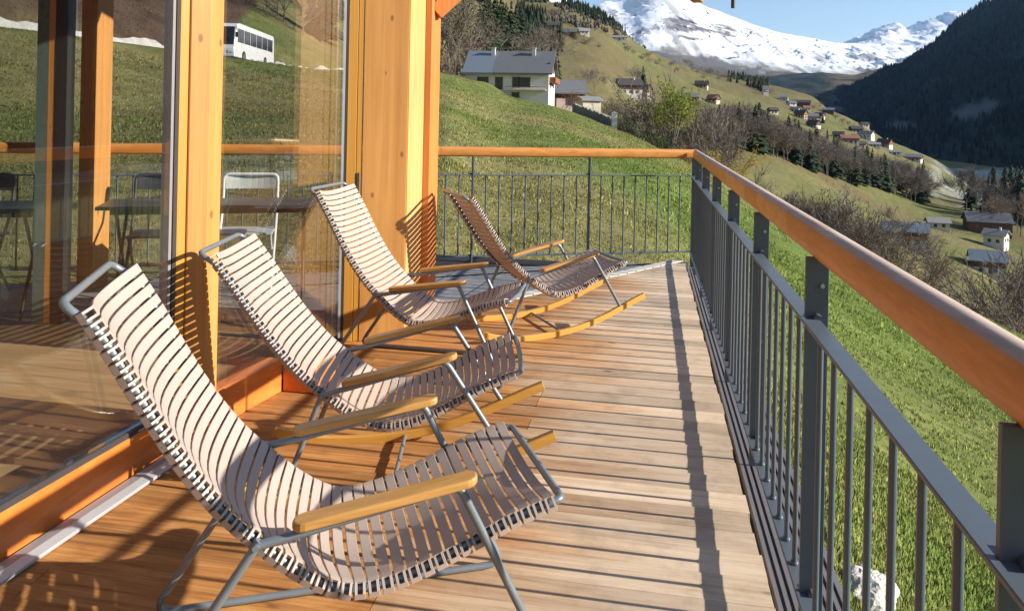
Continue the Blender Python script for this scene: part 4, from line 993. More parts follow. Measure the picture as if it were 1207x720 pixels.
HS = [ # u, v, ymin, L, W, h, ridge, rot, wall, roof, upper, chimneys, name, label, category
 (827, 104, 350, 13, 9, 4.2, 3.2, -12, 'white', 'darkroof', 'brown', 1, 'farmhouse', 'dark-roofed farmhouse with white ground floor alone on the upper meadow', 'house'),
 (812, 121, 330, 14, 9, 4, 2.8, 8, 'brown', 'slate', None, 0, 'barn', 'dark barn with grey slate roof among trees just below the lone farmhouse', 'barn'),
 (841, 122, 330, 9, 8, 4, 3.0, -30, 'cream', 'redroof', 'brown', 0, 'cottage', 'cottage with rusty red roof right below the lone dark-roofed farmhouse', 'house'),
 (741, 112, 250, 11, 8, 4.5, 2.8, 14, 'white', 'darkroof', 'brown', 1, 'chalet', 'white and dark chalet half hidden by the trees left of the yellow-green tree', 'house'),
 (758, 113, 250, 7, 6, 3.2, 2.4, -25, 'white', 'darkroof', 'redbrown', 0, 'chalet', 'small chalet with reddish timber just right of the white and dark chalet in the trees', 'house'),
 (653, 36, 400, 12, 8, 4, 3, 5, 'brown', 'darkroof', None, 0, 'hay_barn', 'dark hay barn high on the slope, the leftmost of the high barns', 'barn'),
 (671, 43, 400, 12, 8, 3.2, 2.6, -6, 'brown', 'slate', None, 0, 'hay_barn', 'grey-roofed hay barn high on the slope between the two darkest barns', 'barn'),
 (688, 42, 400, 9, 7, 3.4, 2.4, 12, 'white', 'greyroof', None, 0, 'mountain_hut', 'small white hut with pale roof high on the slope above the brown meadow', 'hut'),
 (729, 49, 500, 20, 9, 4, 2.2, 0, 'cream', 'greyroof', None, 0, 'long_barn', 'long pale-roofed barn on the slope at the foot of the conifer wood', 'barn'),
 (902, 113, 700, 7, 7, 9, 4, 10, 'white', 'slate', None, 0, 'chapel', 'tall narrow white house beside the rust-coloured tree above the village', 'house'),
 (924, 119, 700, 11, 9, 5, 3, -10, 'white', 'greyroof', None, 0, 'village_house', 'white house with pale roof at the upper left end of the village', 'house'),
 (933, 125, 680, 10, 8, 4, 2.6, 25, 'white', 'slate', None, 0, 'village_house', 'low white house just below the pale-roofed upper left house', 'house'),
 (944, 126, 680, 24, 12, 5, 3.2, -5, 'brown', 'darkroof', None, 0, 'village_hall', 'long dark-roofed building at the top of the village', 'building'),
 (928, 143, 640, 13, 11, 5.5, 4, -48, 'white', 'darkroof', 'brown', 1, 'chalet', 'dark-roofed chalet with white gable at the left edge of the village meadow', 'house'),
 (944, 139, 640, 11, 9, 5, 3.2, -30, 'pinkr', 'darkroof', 'redbrown', 0, 'chalet', 'pinkish chalet between the dark-roofed chalets at the top of the village', 'house'),
 (956, 142, 640, 13, 9, 4.5, 3, 12, 'white', 'slate', 'brown', 0, 'chalet', 'slate-roofed chalet above the bend of the village lane', 'house'),
 (976, 134, 650, 15, 10, 4.5, 2.4, -8, 'brown', 'bluemetal', None, 0, 'village_house', 'blue-grey metal-roofed house on the upper right skyline of the village', 'house'),
 (918, 157, 600, 13, 9, 5, 3, 20, 'white', 'redroof', None, 0, 'village_house', 'white house with reddish roof rising behind the treetops', 'house'),
 (943, 160, 590, 12, 9, 5, 3, -15, 'white', 'greyroof', None, 0, 'village_house', 'white house with grey roof just above the dark treetops', 'house'),
 (959, 151, 620, 11, 9, 4.5, 3, -35, 'white', 'darkroof', 'brown', 0, 'chalet', 'white and brown chalet below the bend of the village lane', 'house'),
 (966, 157, 610, 13, 8, 4, 2.6, 5, 'white', 'darkroof', None, 0, 'village_house', 'low dark-roofed white house in the middle of the village', 'house'),
 (1009, 157, 620, 13, 9, 4.6, 3, 15, 'white', 'darkroof', 'brown', 0, 'chalet', 'dark-roofed chalet left behind the brightest white house', 'house'),
 (1021, 164, 600, 15, 10, 5.5, 3.4, -30, 'white', 'greyroof', None, 1, 'village_house', 'bright white house with pale roof in the centre right of the village', 'house'),
 (1001, 169, 580, 16, 9, 4.6, 2.8, 8, 'white', 'redroof', 'redbrown', 0, 'chalet', 'reddish-roofed chalet with white spots of wall below the brightest white house', 'house'),
 (1032, 155, 640, 18, 11, 5, 3, 2, 'brown', 'slate', None, 0, 'barn', 'large brown barn with slate roof on the skyline of the village', 'barn'),
 (1062, 165, 620, 15, 9, 4.2, 2.4, -4, 'white', 'greyroof', 'brown', 0, 'barn', 'grey-roofed barn on the sunny edge before the dark valley', 'barn'),
 (1043, 174, 580, 13, 10, 5.5, 3.6, -28, 'white', 'darkroof', 'redbrown', 1, 'chalet', 'reddish brown chalet with tall roof above the two lowest sheds of the village', 'house'),
 (1030, 174, 580, 11, 6, 3, 1.6, 3, 'white', 'greyroof', None, 0, 'village_shed', 'low white shed left of the tall reddish brown chalet', 'shed'),
 (1054, 183, 560, 13, 6, 2.8, 1.4, -6, 'white', 'greyroof', None, 0, 'village_shed', 'long low white shed above the isolated grey-roofed barn', 'shed'),
 (1077, 190, 540, 15, 10, 4, 2.6, -20, 'white', 'greyroof', 'brown', 0, 'barn', 'isolated grey-roofed barn with white corner at the lower right end of the village meadow', 'barn'),
 (986, 178, 560, 10, 8, 4, 2.8, 30, 'white', 'slate', 'brown', 0, 'chalet', 'small slate-roofed chalet just above the dark tree line', 'house'),
 (911, 134, 660, 9, 7, 3.6, 2.4, 20, 'white', 'darkroof', 'brown', 0, 'chalet', 'small dark chalet on the open meadow left of the village', 'house'),
 (937, 133, 660, 9, 8, 4, 2.6, -20, 'cream', 'slate', None, 0, 'village_house', 'cream house below the long dark-roofed building', 'house'),
 (951, 131, 660, 9, 8, 4, 2.6, 10, 'white', 'redroof', None, 0, 'village_house', 'white house with red roof right below the long dark-roofed building', 'house'),
 (966, 140, 640, 10, 8, 4, 2.6, -30, 'white', 'darkroof', 'redbrown', 0, 'chalet', 'reddish chalet left of the blue-grey metal-roofed house', 'house'),
 (936, 168, 570, 10, 8, 4.5, 2.8, 5, 'cream', 'slate', None, 0, 'village_house', 'cream house with slate roof half hidden by the tree line', 'house'),
 (973, 163, 600, 10, 8, 4, 2.6, 25, 'white', 'slate', None, 0, 'village_house', 'white house with slate roof beside the lower village lane', 'house'),
 (988, 163, 600, 9, 7, 3.6, 2.4, -12, 'white', 'darkroof', 'brown', 0, 'chalet', 'dark little chalet above the lower village lane', 'house'),
 (1013, 174, 570, 9, 7, 3.4, 2.2, 18, 'white', 'darkroof', 'brown', 0, 'chalet', 'brown little chalet just right of the reddish-roofed chalet', 'house'),
 (1046, 163, 620, 9, 7, 3.6, 2.2, -8, 'white', 'redroof', None, 0, 'village_house', 'white cottage with red roof below the large brown barn', 'house'),
 (1019, 150, 660, 10, 8, 4, 2.6, 22, 'cream', 'darkroof', None, 0, 'village_house', 'cream house on the skyline left of the large brown barn', 'house'),
 (1067, 287, 200, 12.5, 8, 4.4, 2.2, -8, 'white', 'bluemetal', 'redbrown', 1, 'chalet', 'reddish timber chalet with blue metal roof below the near meadow', 'house'),
 (1105, 270, 240, 8, 6, 3, 1.6, 6, 'cream', 'greyroof', None, 0, 'garden_shed', 'small pale shed between the reddish chalet and the big dark barn', 'shed'),
 (1163, 274, 240, 17, 11, 5, 3.4, 4, 'brown', 'slate', None, 0, 'barn', 'big dark barn with broad slate roof in the valley bottom', 'barn'),
 (1174, 292, 220, 7.5, 7, 5.5, 1.8, -25, 'white', 'greyroof', None, 1, 'cottage', 'white two-storey cottage in front of the big dark barn', 'house'),
 (1163, 321, 210, 9.5, 8, 4.2, 2.6, -3, 'white', 'bluemetal', 'brown', 0, 'chalet', 'dark timber chalet with blue-grey roof nearest the lower right meadow edge', 'house'),
]
for (u, v, y0, L, Wd, h, hr_, rot, wall, roof, upper, chn, nm, lb, cat) in HS:
    p = place(u, v, y0)
    k_ = .82 if p.y > 480 else 1.0
    house(nm, lb, cat, (p.x, p.y, p.z+.1), R(rot)-math.atan2(p.x, p.y)*.7, L*k_, Wd*k_, h*k_, hr_*k_, wall, roof, upper, .55, chn, .8, 3 if L > 10 else 2, L > 9, L > 11.5 and upper is not None and p.y < 700)
# poles
M['polew'] = m_plain('grey_pole_wood', (.17, .14, .11), .85)
def pole(u, v, y0, h, label):
    p = place(u, v, y0); t = thing('utility_pole', label, 'pole', p); m = MB(); m.tube([(0, 0, -.5), (0, 0, h)], [.17, .11], 8); m.build('mast', M['polew'], t)
    m = MB(); m.beam((-.8, 0, h-.6), (.8, 0, h-.6), .12, .12); m.build('crossarm', M['polew'], t)
pole(1158, 337, 150, 7.5, 'grey wooden utility pole in front of the dark chalet with blue-grey roof')
pole(1199, 276, 240, 9, 'thin utility pole right of the big dark barn')

# ------------------------------------------------------------------ trees
M['bark'] = m_plain('grey_brown_bark', (.19, .155, .125), .9, var=.3, scale=6, bmp=.5)
M['barkpale'] = m_plain('pale_dead_wood', (.33, .28, .22), .85, var=.25, scale=6)
M['needles'] = m_foliage('dark_needles', (.012, .026, .012), (.040, .058, .022), .1)
M['twigs'] = m_foliage('bare_twigs', (.12, .10, .085), (.25, .21, .175), .05, .9)
M['twigs_brown'] = m_foliage('rusty_twigs', (.14, .10, .065), (.25, .18, .115), .1, .9)
M['olive'] = m_foliage('olive_leaves', (.075, .075, .028), (.16, .14, .055), .3)
M['lime'] = m_foliage('yellow_green_leaves', (.21, .26, .03), (.38, .40, .07), .4)
M['yellow'] = m_foliage('yellow_leaves', (.34, .24, .04), (.52, .40, .08), .4)
M['green'] = m_foliage('dark_green_leaves', (.022, .045, .014), (.07, .10, .03), .25)
M['rust'] = m_foliage('rust_leaves', (.24, .10, .035), (.36, .19, .06), .3)
def rvec(): v = rng.normal(0, 1, 3); return v/np.linalg.norm(v)
def conifer_proto(seed, slim=1.0):
    r = np.random.default_rng(seed); m = MB(); m.tube([(0, 0, -.5), (.02, 0, 5), (0, 0, 9.6)], [.20, .12, .02], 6)
    V, F = [], []; tiers = 17
    for i in range(tiers):
        f = i/(tiers-1); z = 1.0+8.7*f; rad = slim*(2.15*(1-f)**.85+.12)*(1+.15*r.normal()); nb = int(11-5*f)
        for k in range(nb):
            a = 2*np.pi*(k+r.random())/nb; l = rad*(.7+.5*r.random()); dr = .30+.2*r.random()
            c, s = np.cos(a), np.sin(a); w = .30*l+.16; zz = z+r.normal()*.12
            b = len(V); V += [(c*.05, s*.05, zz+.12), (c*l*.55-s*w, s*l*.55+c*w, zz-l*dr*.45-.1), (c*l, s*l, zz-l*dr), (c*l*.55+s*w, s*l*.55-c*w, zz-l*dr*.45-.1), (c*l*.5, s*l*.5, zz-l*dr*.2+.22)]
            F += [(b, b+1, b+4), (b+1, b+2, b+4), (b+2, b+3, b+4), (b+3, b, b+4)]
    return m, (np.array(V), np.array(F))
def limbs(r, m, h, spread, n1=6, n2=5, fork=.35, rad=.17, lean=.0):
    tips = []; top = np.array([lean*h*.1, 0, h*fork]); m.tube([(0, 0, -.5), tuple(top*.5), tuple(top)], [rad*1.25, rad, rad*.85], 7)
    for i in range(n1):
        a = 2*np.pi*(i+.5*r.random())/n1; e = .45+.75*r.random() if i else 1.45
        d = np.array([np.cos(a)*np.cos(e)*spread, np.sin(a)*np.cos(e)*spread, np.sin(e)]); L_ = h*(1-fork)*(.75+.3*r.random())/max(.55, d[2]**.4)*.8
        st_ = top*(.75+.25*r.random()); p1 = st_+d*L_*.5; p2 = st_+d*L_+np.array([0, 0, L_*.1])
        m.tube([tuple(st_), tuple(p1), tuple(p2)], [rad*.6, rad*.38, rad*.12], 5)
        for j in range(n2):
            t = .3+.7*(j+r.random())/n2; q = st_+d*L_*t; dd = d+r.normal(0, .55, 3); dd[2] = abs(dd[2])*.8+.15; dd /= np.linalg.norm(dd)
            l2 = L_*(.5-.22*t)*(.8+.5*r.random()); q2 = q+dd*l2
            m.tube([tuple(q), tuple(q+dd*l2*.5+np.array([0, 0, .05*l2])), tuple(q2)], [rad*.26, rad*.17, rad*.06], 4, cap=False); tips.append((q, q2, dd, l2))
    return tips
def bare_proto(seed, spread=1.0, h=10, fork=.28, tw=6, lean=0):
    r = np.random.default_rng(seed); m = MB(); tips = limbs(r, m, h, spread, 7, 6, fork, .105, lean); V, F = [], []
    for q, q2, dd, l2 in tips:
        for k in range(tw):
            s = q+(q2-q)*(.25+.75*r.random()); e = dd+r.normal(0, .6, 3); e[2] += .25; e /= np.linalg.norm(e); l = l2*(.45+.55*r.random())
            sd = np.cross(e, r.normal(0, 1, 3)); sd /= np.linalg.norm(sd); w = .028+.02*r.random(); t = s+e*l
            b = len(V); V += [s-sd*w, s+sd*w, t]; F.append((b, b+1, b+2))
            for g in range(3):
                s3 = s+e*l*(.35+.6*r.random()); e3 = e+r.normal(0, .7, 3); e3 /= np.linalg.norm(e3); l3 = l*(.35+.4*r.random()); sd3 = np.cross(e3, r.normal(0, 1, 3)); sd3 /= np.linalg.norm(sd3)
                b = len(V); V += [s3-sd3*w*.8, s3+sd3*w*.8, s3+e3*l3]; F.append((b, b+1, b+2))
    return m, (np.array(V), np.array(F))
def leafy_proto(seed, h=10, spread=1.0, nleaf=34, ls=.26, fork=.25):
    r = np.random.default_rng(seed); m = MB(); tips = limbs(r, m, h, spread, 7, 6, fork, .17); V, F = [], []
    for q, q2, dd, l2 in tips:
        for k in range(nleaf):
            c = q+(q2-q)*(.3+.8*r.random())+r.normal(0, .33, 3); n_ = r.normal(0, 1, 3); n_ /= np.linalg.norm(n_); a = np.cross(n_, r.normal(0, 1, 3)); a /= np.linalg.norm(a); b_ = np.cross(n_, a); s = ls*(.5+.8*r.random())
            b = len(V); V += [c-a*s*.5, c+b_*s*.3, c+a*s*.5, c-b_*s*.3]; F += [(b, b+1, b+2), (b, b+2, b+3)]
    return m, (np.array(V), np.array(F))
def bush_proto(seed, nst=16, leaf=False, ls=.2):
    r = np.random.default_rng(seed); m = MB(); V, F = [], []
    for i in range(nst):
        a = r.random()*2*np.pi; e = .6+.85*r.random(); l = 3.2*(.6+.5*r.random()); d = np.array([np.cos(a)*np.cos(e), np.sin(a)*np.cos(e), np.sin(e)])
        st_ = np.array([r.normal()*.5, r.normal()*.5, -.3]); p1 = st_+d*l*.5; p2 = st_+d*l+np.array([0, 0, .3])
        m.tube([tuple(st_), tuple(p1), tuple(p2)], [.06, .04, .012], 4, cap=False)
        for k in range(16):
            t = .25+.75*r.random(); s = st_+d*l*t; e3 = d+r.normal(0, .6, 3); e3[2] += .2; e3 /= np.linalg.norm(e3); l3 = l*.42*(.4+.6*r.random()); sd = np.cross(e3, r.normal(0, 1, 3)); sd /= np.linalg.norm(sd)
            b = len(V); V += [s-sd*.02, s+sd*.02, s+e3*l3]; F.append((b, b+1, b+2))
            for g in range(4 if not leaf else 9):
                c = s+e3*l3*r.random()+r.normal(0, .12, 3)
                if leaf:
                    a1 = rvec(); b1 = np.cross(a1, rvec()); s1 = ls*(.5+.8*r.random()); b = len(V); V += [c-a1*s1*.5, c+b1*s1*.4, c+a1*s1*.5]; F.append((b, b+1, b+2))
                else:
                    e4 = e3+r.normal(0, .8, 3); e4 /= np.linalg.norm(e4); sd4 = np.cross(e4, r.normal(0, 1, 3)); sd4 /= np.linalg.norm(sd4); b = len(V); V += [c-sd4*.014, c+sd4*.014, c+e4*l3*.5]; F.append((b, b+1, b+2))
    return m, (np.array(V), np.array(F))
PROTO = {}
def proto(key, res, crown_mat, bark='bark'):
    m, (V, F) = res
    hmax = max(np.percentile(V[:, 2], 99.5), 1); tgt = 3.2 if ('bru' in key or 'bush' in key) else 10.; kz = tgt/hmax
    V = V*kz; m.v = [(a*kz, b_*kz, c_*kz) for a, b_, c_ in m.v]
    tr = m.build('trunk', M[bark]); cr = np_mesh('crown', V, F, M[crown_mat])
    PROTO.setdefault(key, []).append((tr.data, cr.data))
    bpy.data.objects.remove(tr); bpy.data.objects.remove(cr)
for s in range(4): proto('conifer', conifer_proto(20+s, .85+.12*s), 'needles')
for s in range(5): proto('bare', bare_proto(40+s, .7+.1*(s % 3)), 'twigs')
for s in range(2): proto('slim', bare_proto(60+s, .55, 10, .3, 13), 'twigs')
for s in range(2): proto('rusty', bare_proto(70+s, .9, 10, .2, 9), 'twigs_brown')
for s in range(3): proto('olive', leafy_proto(80+s, 10, .75, 22, .20), 'olive')
for s in range(1): proto('lime', leafy_proto(90+s, 10, .42, 50, .26, .2), 'lime')
for s in range(2): proto('green', leafy_proto(100+s, 10, 1.0, 40, .28, .16), 'green')
for s in range(2): proto('yellow', leafy_proto(110+s, 10, .9, 30, .26), 'yellow')
proto('rust', leafy_proto(115, 10, .7, 30, .26), 'rust')
for s in range(3): proto('brush', bush_proto(120+s), 'twigs')
for s in range(2): proto('brush_rusty', bush_proto(130+s, 18), 'twigs_brown')
for s in range(2): proto('bush_green', bush_proto(140+s, 18, True), 'green')
for s in range(1): proto('bush_yellow', bush_proto(150+s, 18, True), 'yellow')
proto('snag', bare_proto(160, .45, 10, .55, 1), 'twigs', 'barkpale')
KN = dict(conifer='conifer', bare='bare_tree', slim='bare_tree', rusty='bare_tree', olive='broadleaf_tree', lime='broadleaf_tree', green='broadleaf_tree', yellow='broadleaf_tree', rust='broadleaf_tree', brush='shrub', brush_rusty='shrub', bush_green='shrub', bush_yellow='shrub', snag='dead_tree')
def tree(kind, p, h, label, group=None, wide=1.0):
    tr, cr = rnd.choice(PROTO[kind]); base = 10.0 if 'bru' not in kind and 'bush' not in kind else 3.2
    t = thing(KN[kind], label, 'shrub' if KN[kind] == 'shrub' else 'tree', p, rnd.uniform(0, 6.28), group)
    s = h/base; t.scale = (s*wide*rnd.uniform(.9, 1.12), s*wide*rnd.uniform(.9, 1.12), s)
    for nm, me in (('trunk', tr), ('crown', cr)):
        o = bpy.data.objects.new(nm, me); COL.objects.link(o); o.parent = t
    return t
def top_h(u, Y, vtop): return zc(u, vtop, Y)-spot(u, Y).z
# thicket at the left end of the chalet meadow
for u, Y, v, k in ((518, 152, -10, 'olive'), (526, 165, -25, 'bare'), (531, 150, 2, 'olive'), (538, 160, -18, 'olive'), (545, 155, 10, 'bare'), (551, 162, 0, 'olive'), (557, 170, 18, 'bare'), (541, 148, 38, 'brush_rusty'), (524, 146, 48, 'brush'), (553, 150, 55, 'olive')):
    tree(k, spot(u, Y), max(3, top_h(u, Y, v)), {'olive': 'tall tree with thin olive-brown leaves in the thicket beside the timber pier', 'bare': 'tall bare tree in the thicket beside the timber pier', 'brush': 'grey brush at the foot of the thicket beside the timber pier', 'brush_rusty': 'rusty brush at the foot of the thicket beside the timber pier'}[k], 'trees of the thicket beside the pier')
# dark conifers above the chalet
for u, Y, v in ((563, 235, 3), (569, 250, -4), (575, 240, 2), (581, 255, -10), (588, 245, -3), (594, 258, 4), (600, 248, 2), (606, 255, 8), (612, 262, 12), (584, 228, 22), (597, 232, 24)):
    tree('conifer', spot(u, Y), max(8, top_h(u, Y, v)), 'tall dark conifer in the clump above the large white chalet', 'conifers above the chalet')
for u, Y, v, k in ((611, 243, 36, 'bare'), (618, 246, 36, 'bare'), (624, 262, 34, 'bare')):
    tree(k, spot(u, Y), max(6, top_h(u, Y, v)), 'grey bare tree beside the conifer clump above the chalet', 'bare trees above the chalet')
tree('yellow', spot(598, 225), 7, 'small yellow-leaved tree in front of the tall conifer clump')
for u, Y, v in ((572, 160, 52), (580, 165, 47), (588, 162, 50), (597, 168, 52), (604, 164, 58), (630, 175, 53), (637, 180, 56), (648, 178, 55), (655, 172, 62)):
    tree('conifer', spot(u, Y), max(5, top_h(u, Y, v)), 'dark conifer whose top rises directly behind the large chalet roof', 'conifers behind the chalet roof')
for u, Y, v in ((640, 300, 26), (648, 310, 30), (632, 295, 30), (690, 290, 78), (700, 300, 80)):
    tree('bare', spot(u, Y), max(5, top_h(u, Y, v)), 'bare tree on the brown slope right of the conifer clump', 'bare trees on the brown slope')
tree('rust', spot(675, 119), 3.6, 'small rust-coloured tree between the large chalet and the cream shed')
# trees in the gully right of the chalet
GUL = [(712, 118, 118, 'brush_rusty'), (720, 128, 112, 'bare'), (731, 122, 118, 'bare'), (728, 114, 136, 'bush_green'), (739, 113, 140, 'bush_green'), (750, 111, 146, 'bush_green'), (757, 112, 142, 'brush'), (743, 132, 110, 'olive'), (753, 126, 116, 'green'), (764, 124, 118, 'bare'), (773, 130, 84, 'bare'), (780, 124, 106, 'olive'), (793, 106, 98, 'lime'), (809, 116, 126, 'olive'), (818, 118, 128, 'slim'), (826, 124, 114, 'slim'), (834, 130, 116, 'slim'), (842, 108, 140, 'slim'), (836, 98, 174, 'bush_yellow'), (852, 104, 168, 'brush'), (822, 100, 160, 'brush'), (812, 98, 168, 'brush'), (776, 104, 150, 'bush_green'), (780, 101, 158, 'bush_green'), (802, 100, 166, 'brush_rusty')]
GL = dict(brush_rusty='rusty bare shrub along the gully right of the chalet', bare='bare grey tree in the gully right of the chalet', bush_green='dense dark green bush along the meadow edge in the gully', brush='grey bare shrub along the gully right of the chalet', rusty='brownish bare tree in the gully right of the chalet', olive='tree with thin olive leaves in the gully right of the chalet', green='dark green broadleaf tree in the gully between bare trees', lime='yellow-green tree standing out in the gully below the lone farmhouse', slim='slim bare tree in front of the gully trees', bush_yellow='small yellow bush above the corner of the handrail')
for u, Y, v, k in GUL: tree(k, spot(u, Y), max(2.5, top_h(u, Y, v)), GL[k], 'trees in the gully', .62 if k == 'slim' else .8 if k == 'bare' else 1.0)
tree('conifer', spot(757, 420), 15, 'single dark conifer on the open meadow above the gully'); tree('bare', spot(750, 415), 14, 'bare tree standing beside the single meadow conifer')
for u, Y in ((848, 300), (854, 306)): tree('conifer', spot(u, Y), 17, 'dark conifer at the left end of the tree line below the lone farmhouse', 'conifers at the end of the tree line')
# tree line below the village
rnd.seed(5)
for i in range(120):
    t = i/119; u = 850+246*t+rnd.uniform(-4, 4); row = i % 3; Y = float(np.interp(u, [850, 900, 1000, 1100], [308, 330, 402, 458]))+(row-1)*16+rnd.uniform(-5, 5)
    k = 'conifer' if (any(abs(u-c) < 4.0 for c in (893, 903, 942, 958, 986, 1012, 1020, 1041, 1086)) or rnd.random() < .08) else rnd.choice(['bare', 'slim', 'bare', 'slim', 'slim'])
    h = (rnd.uniform(14, 19) if k == 'conifer' else rnd.uniform(12.5, 17))*Y/385*float(np.interp(u, [900, 1000], [1.3, 1.0]))
    tree(k, spot(u, Y), h, 'dark conifer in the tree line across the slope below the village' if k == 'conifer' else 'bare deciduous tree in the tree line across the slope below the village', 'conifers of the tree line' if k == 'conifer' else 'bare trees of the tree line', 1.15)
tree('yellow', place(1012, 192, 480), 9, 'small bright yellow tree below the reddish-roofed village chalet')
tree('rust', place(909, 114, 650), 10, 'rust-coloured tree beside the tall narrow white house')
# scrub behind the crest of the near meadow
for i in range(26):
    t = i/25; u = 856+196*t+rnd.uniform(-4, 4); Y = 112-34*t+rnd.uniform(-6, 8); v = float(np.interp(u, [850, 884, 960, 1029, 1070], [206, 214, 226, 250, 280]))+rnd.uniform(-4, 12)
    k = rnd.choice(['brush', 'bare', 'brush', 'brush_rusty', 'slim', 'bare']); h = max(3, top_h(u, Y, v))
    tree(k, spot(u, Y), h, 'grey-brown scrub tree just behind the crest of the near meadow', 'scrub behind the meadow crest', 1.0 if h < 9 else .8)
tree('olive', spot(972, 88), max(4, top_h(972, 88, 224)), 'olive-leaved tree among the bare scrub behind the near meadow crest')
tree('snag', spot(998, 86), max(5, top_h(998, 86, 212)), 'pale dead tree with broken limbs at the edge of the near meadow')
# valley bottom
for u, Y, h, k in ((1094, 215, 15, 'bare'), (1104, 205, 14, 'bare'), (1092, 190, 11, 'rusty'), (1082, 200, 6, 'brush_rusty'), (1114, 215, 8, 'rusty'), (1102, 180, 7, 'brush_rusty'), (1122, 205, 6, 'brush'), (1130, 200, 5, 'brush'), (1050, 300, 6, 'brush'), (1187, 190, 7, 'brush_rusty'), (1179, 200, 6, 'brush_rusty'), (1198, 120, 20, 'bare'), (1207, 112, 21, 'bare'), (1196, 125, 15, 'rusty'), (1214, 105, 19, 'bare'), (1206, 105, 9, 'brush'), (1058, 240, 10, 'bare'), (1086, 250, 9, 'brush')):
    tree(k, spot(u, Y), h, {'bare': 'bare tree among the houses in the valley bottom', 'rusty': 'brownish bare tree among the houses in the valley bottom', 'slim': 'slim bare tree in front of the frosty field', 'brush': 'grey shrub among the houses in the valley bottom', 'brush_rusty': 'rusty shrub among the houses in the valley bottom'}[k], 'trees and shrubs of the valley bottom')
# conifers at the right edge before the dark slope
for u, Y, h, k in ((1141, 430, 26, 'slim'), (1147, 440, 27, 'conifer'), (1154, 435, 24, 'bare'), (1160, 400, 20, 'bare'), (1167, 420, 23, 'conifer'), (1174, 410, 26, 'conifer'), (1180, 395, 22, 'bare'), (1187, 405, 25, 'conifer'), (1193, 420, 28, 'conifer'), (1199, 400, 25, 'conifer'), (1205, 390, 29, 'conifer'), (1212, 400, 28, 'conifer'), (1196, 350, 18, 'bare'), (1206, 345, 20, 'rusty'), (1184, 360, 16, 'bare'), (1172, 380, 14, 'bare'), (1200, 470, 27, 'conifer'), (1210, 480, 30, 'conifer'), (1186, 480, 26, 'conifer'), (1172, 500, 25, 'conifer')):
    tree(k, spot(u, Y), h, 'tall conifer at the edge of the dark slope beyond the frosty field' if k == 'conifer' else 'bare tree at the edge of the dark slope beyond the frosty field', 'conifers by the dark slope' if k == 'conifer' else 'bare trees by the dark slope')
# village trees
for u, v, h, k in ((936, 150, 8, 'bare'), (950, 146, 8, 'bare'), (970, 146, 9, 'conifer'), (985, 145, 10, 'bare'), (992, 150, 10, 'bare'), (1000, 152, 9, 'rusty'), (1015, 152, 8, 'bare'), (1040, 158, 12, 'rusty'), (1053, 165, 9, 'bare'), (975, 165, 8, 'conifer'), (952, 165, 9, 'bush_green'), (912, 150, 9, 'bare'), (990, 168, 6, 'brush'), (1018, 176, 5, 'brush'), (880, 100, 9, 'bare'), (868, 97, 9, 'bare'), (858, 96, 10, 'conifer'), (861, 97, 9, 'conifer'), (846, 92, 10, 'bare'), (840, 90, 9, 'rusty'), (893, 106, 9, 'rusty'), (836, 88, 10, 'bare'), (828, 86, 10, 'bare'), (966, 128, 9, 'bare'), (958, 132, 8, 'bare')):
    tree(k, place(u, v, 500), h, {'bare': 'small bare tree between the village houses', 'rusty': 'small brownish tree between the village houses', 'conifer': 'small conifer between the village houses', 'bush_green': 'green bush between the village houses', 'brush': 'grey shrub between the village houses'}[k], 'trees in and around the village')
# trees on the bank above the road
for i in range(14):
    Y = rnd.uniform(112, 165); u = rnd.uniform(270, 395); k = rnd.choice(['conifer', 'conifer', 'rusty', 'bare'])
    tree(k, spot(u, Y), rnd.uniform(8, 13), 'dark conifer on the slope above the road' if k == 'conifer' else 'bare tree on the slope above the road', 'trees above the road')
# hedgerows and lone trees on the upper slopes
for (u0, v0), (u1, v1), n_ in (((648, 58), (668, 40), 5), ((672, 46), (704, 56), 7), ((735, 62), (790, 80), 9), ((792, 78), (850, 96), 10), ((852, 94), (905, 108), 8), ((640, 24), (664, 14), 5), ((700, 96), (735, 104), 5)):
    for q in range(n_):
        t = (q+rnd.random()*.8)/n_; p = place(u0+(u1-u0)*t+rnd.uniform(-4, 4), v0+(v1-v0)*t+rnd.uniform(-3, 3), 300)
        k = rnd.choice(['bare', 'bare', 'rusty', 'brush', 'conifer'] if u0 > 700 else ['bare', 'brush', 'rusty', 'brush_rusty'])
        tree(k, p, (rnd.uniform(5, 9) if 'bru' not in k else rnd.uniform(3, 5))*p.y/620, {'bare': 'small grey tree of the hedgerows on the upper slope', 'rusty': 'small brownish tree of the hedgerows on the upper slope', 'brush': 'grey shrub of the hedgerows on the upper slope', 'brush_rusty': 'rusty shrub of the hedgerows on the upper slope', 'conifer': 'small dark conifer of the hedgerows on the upper slope'}[k], 'hedgerows on the upper slope')
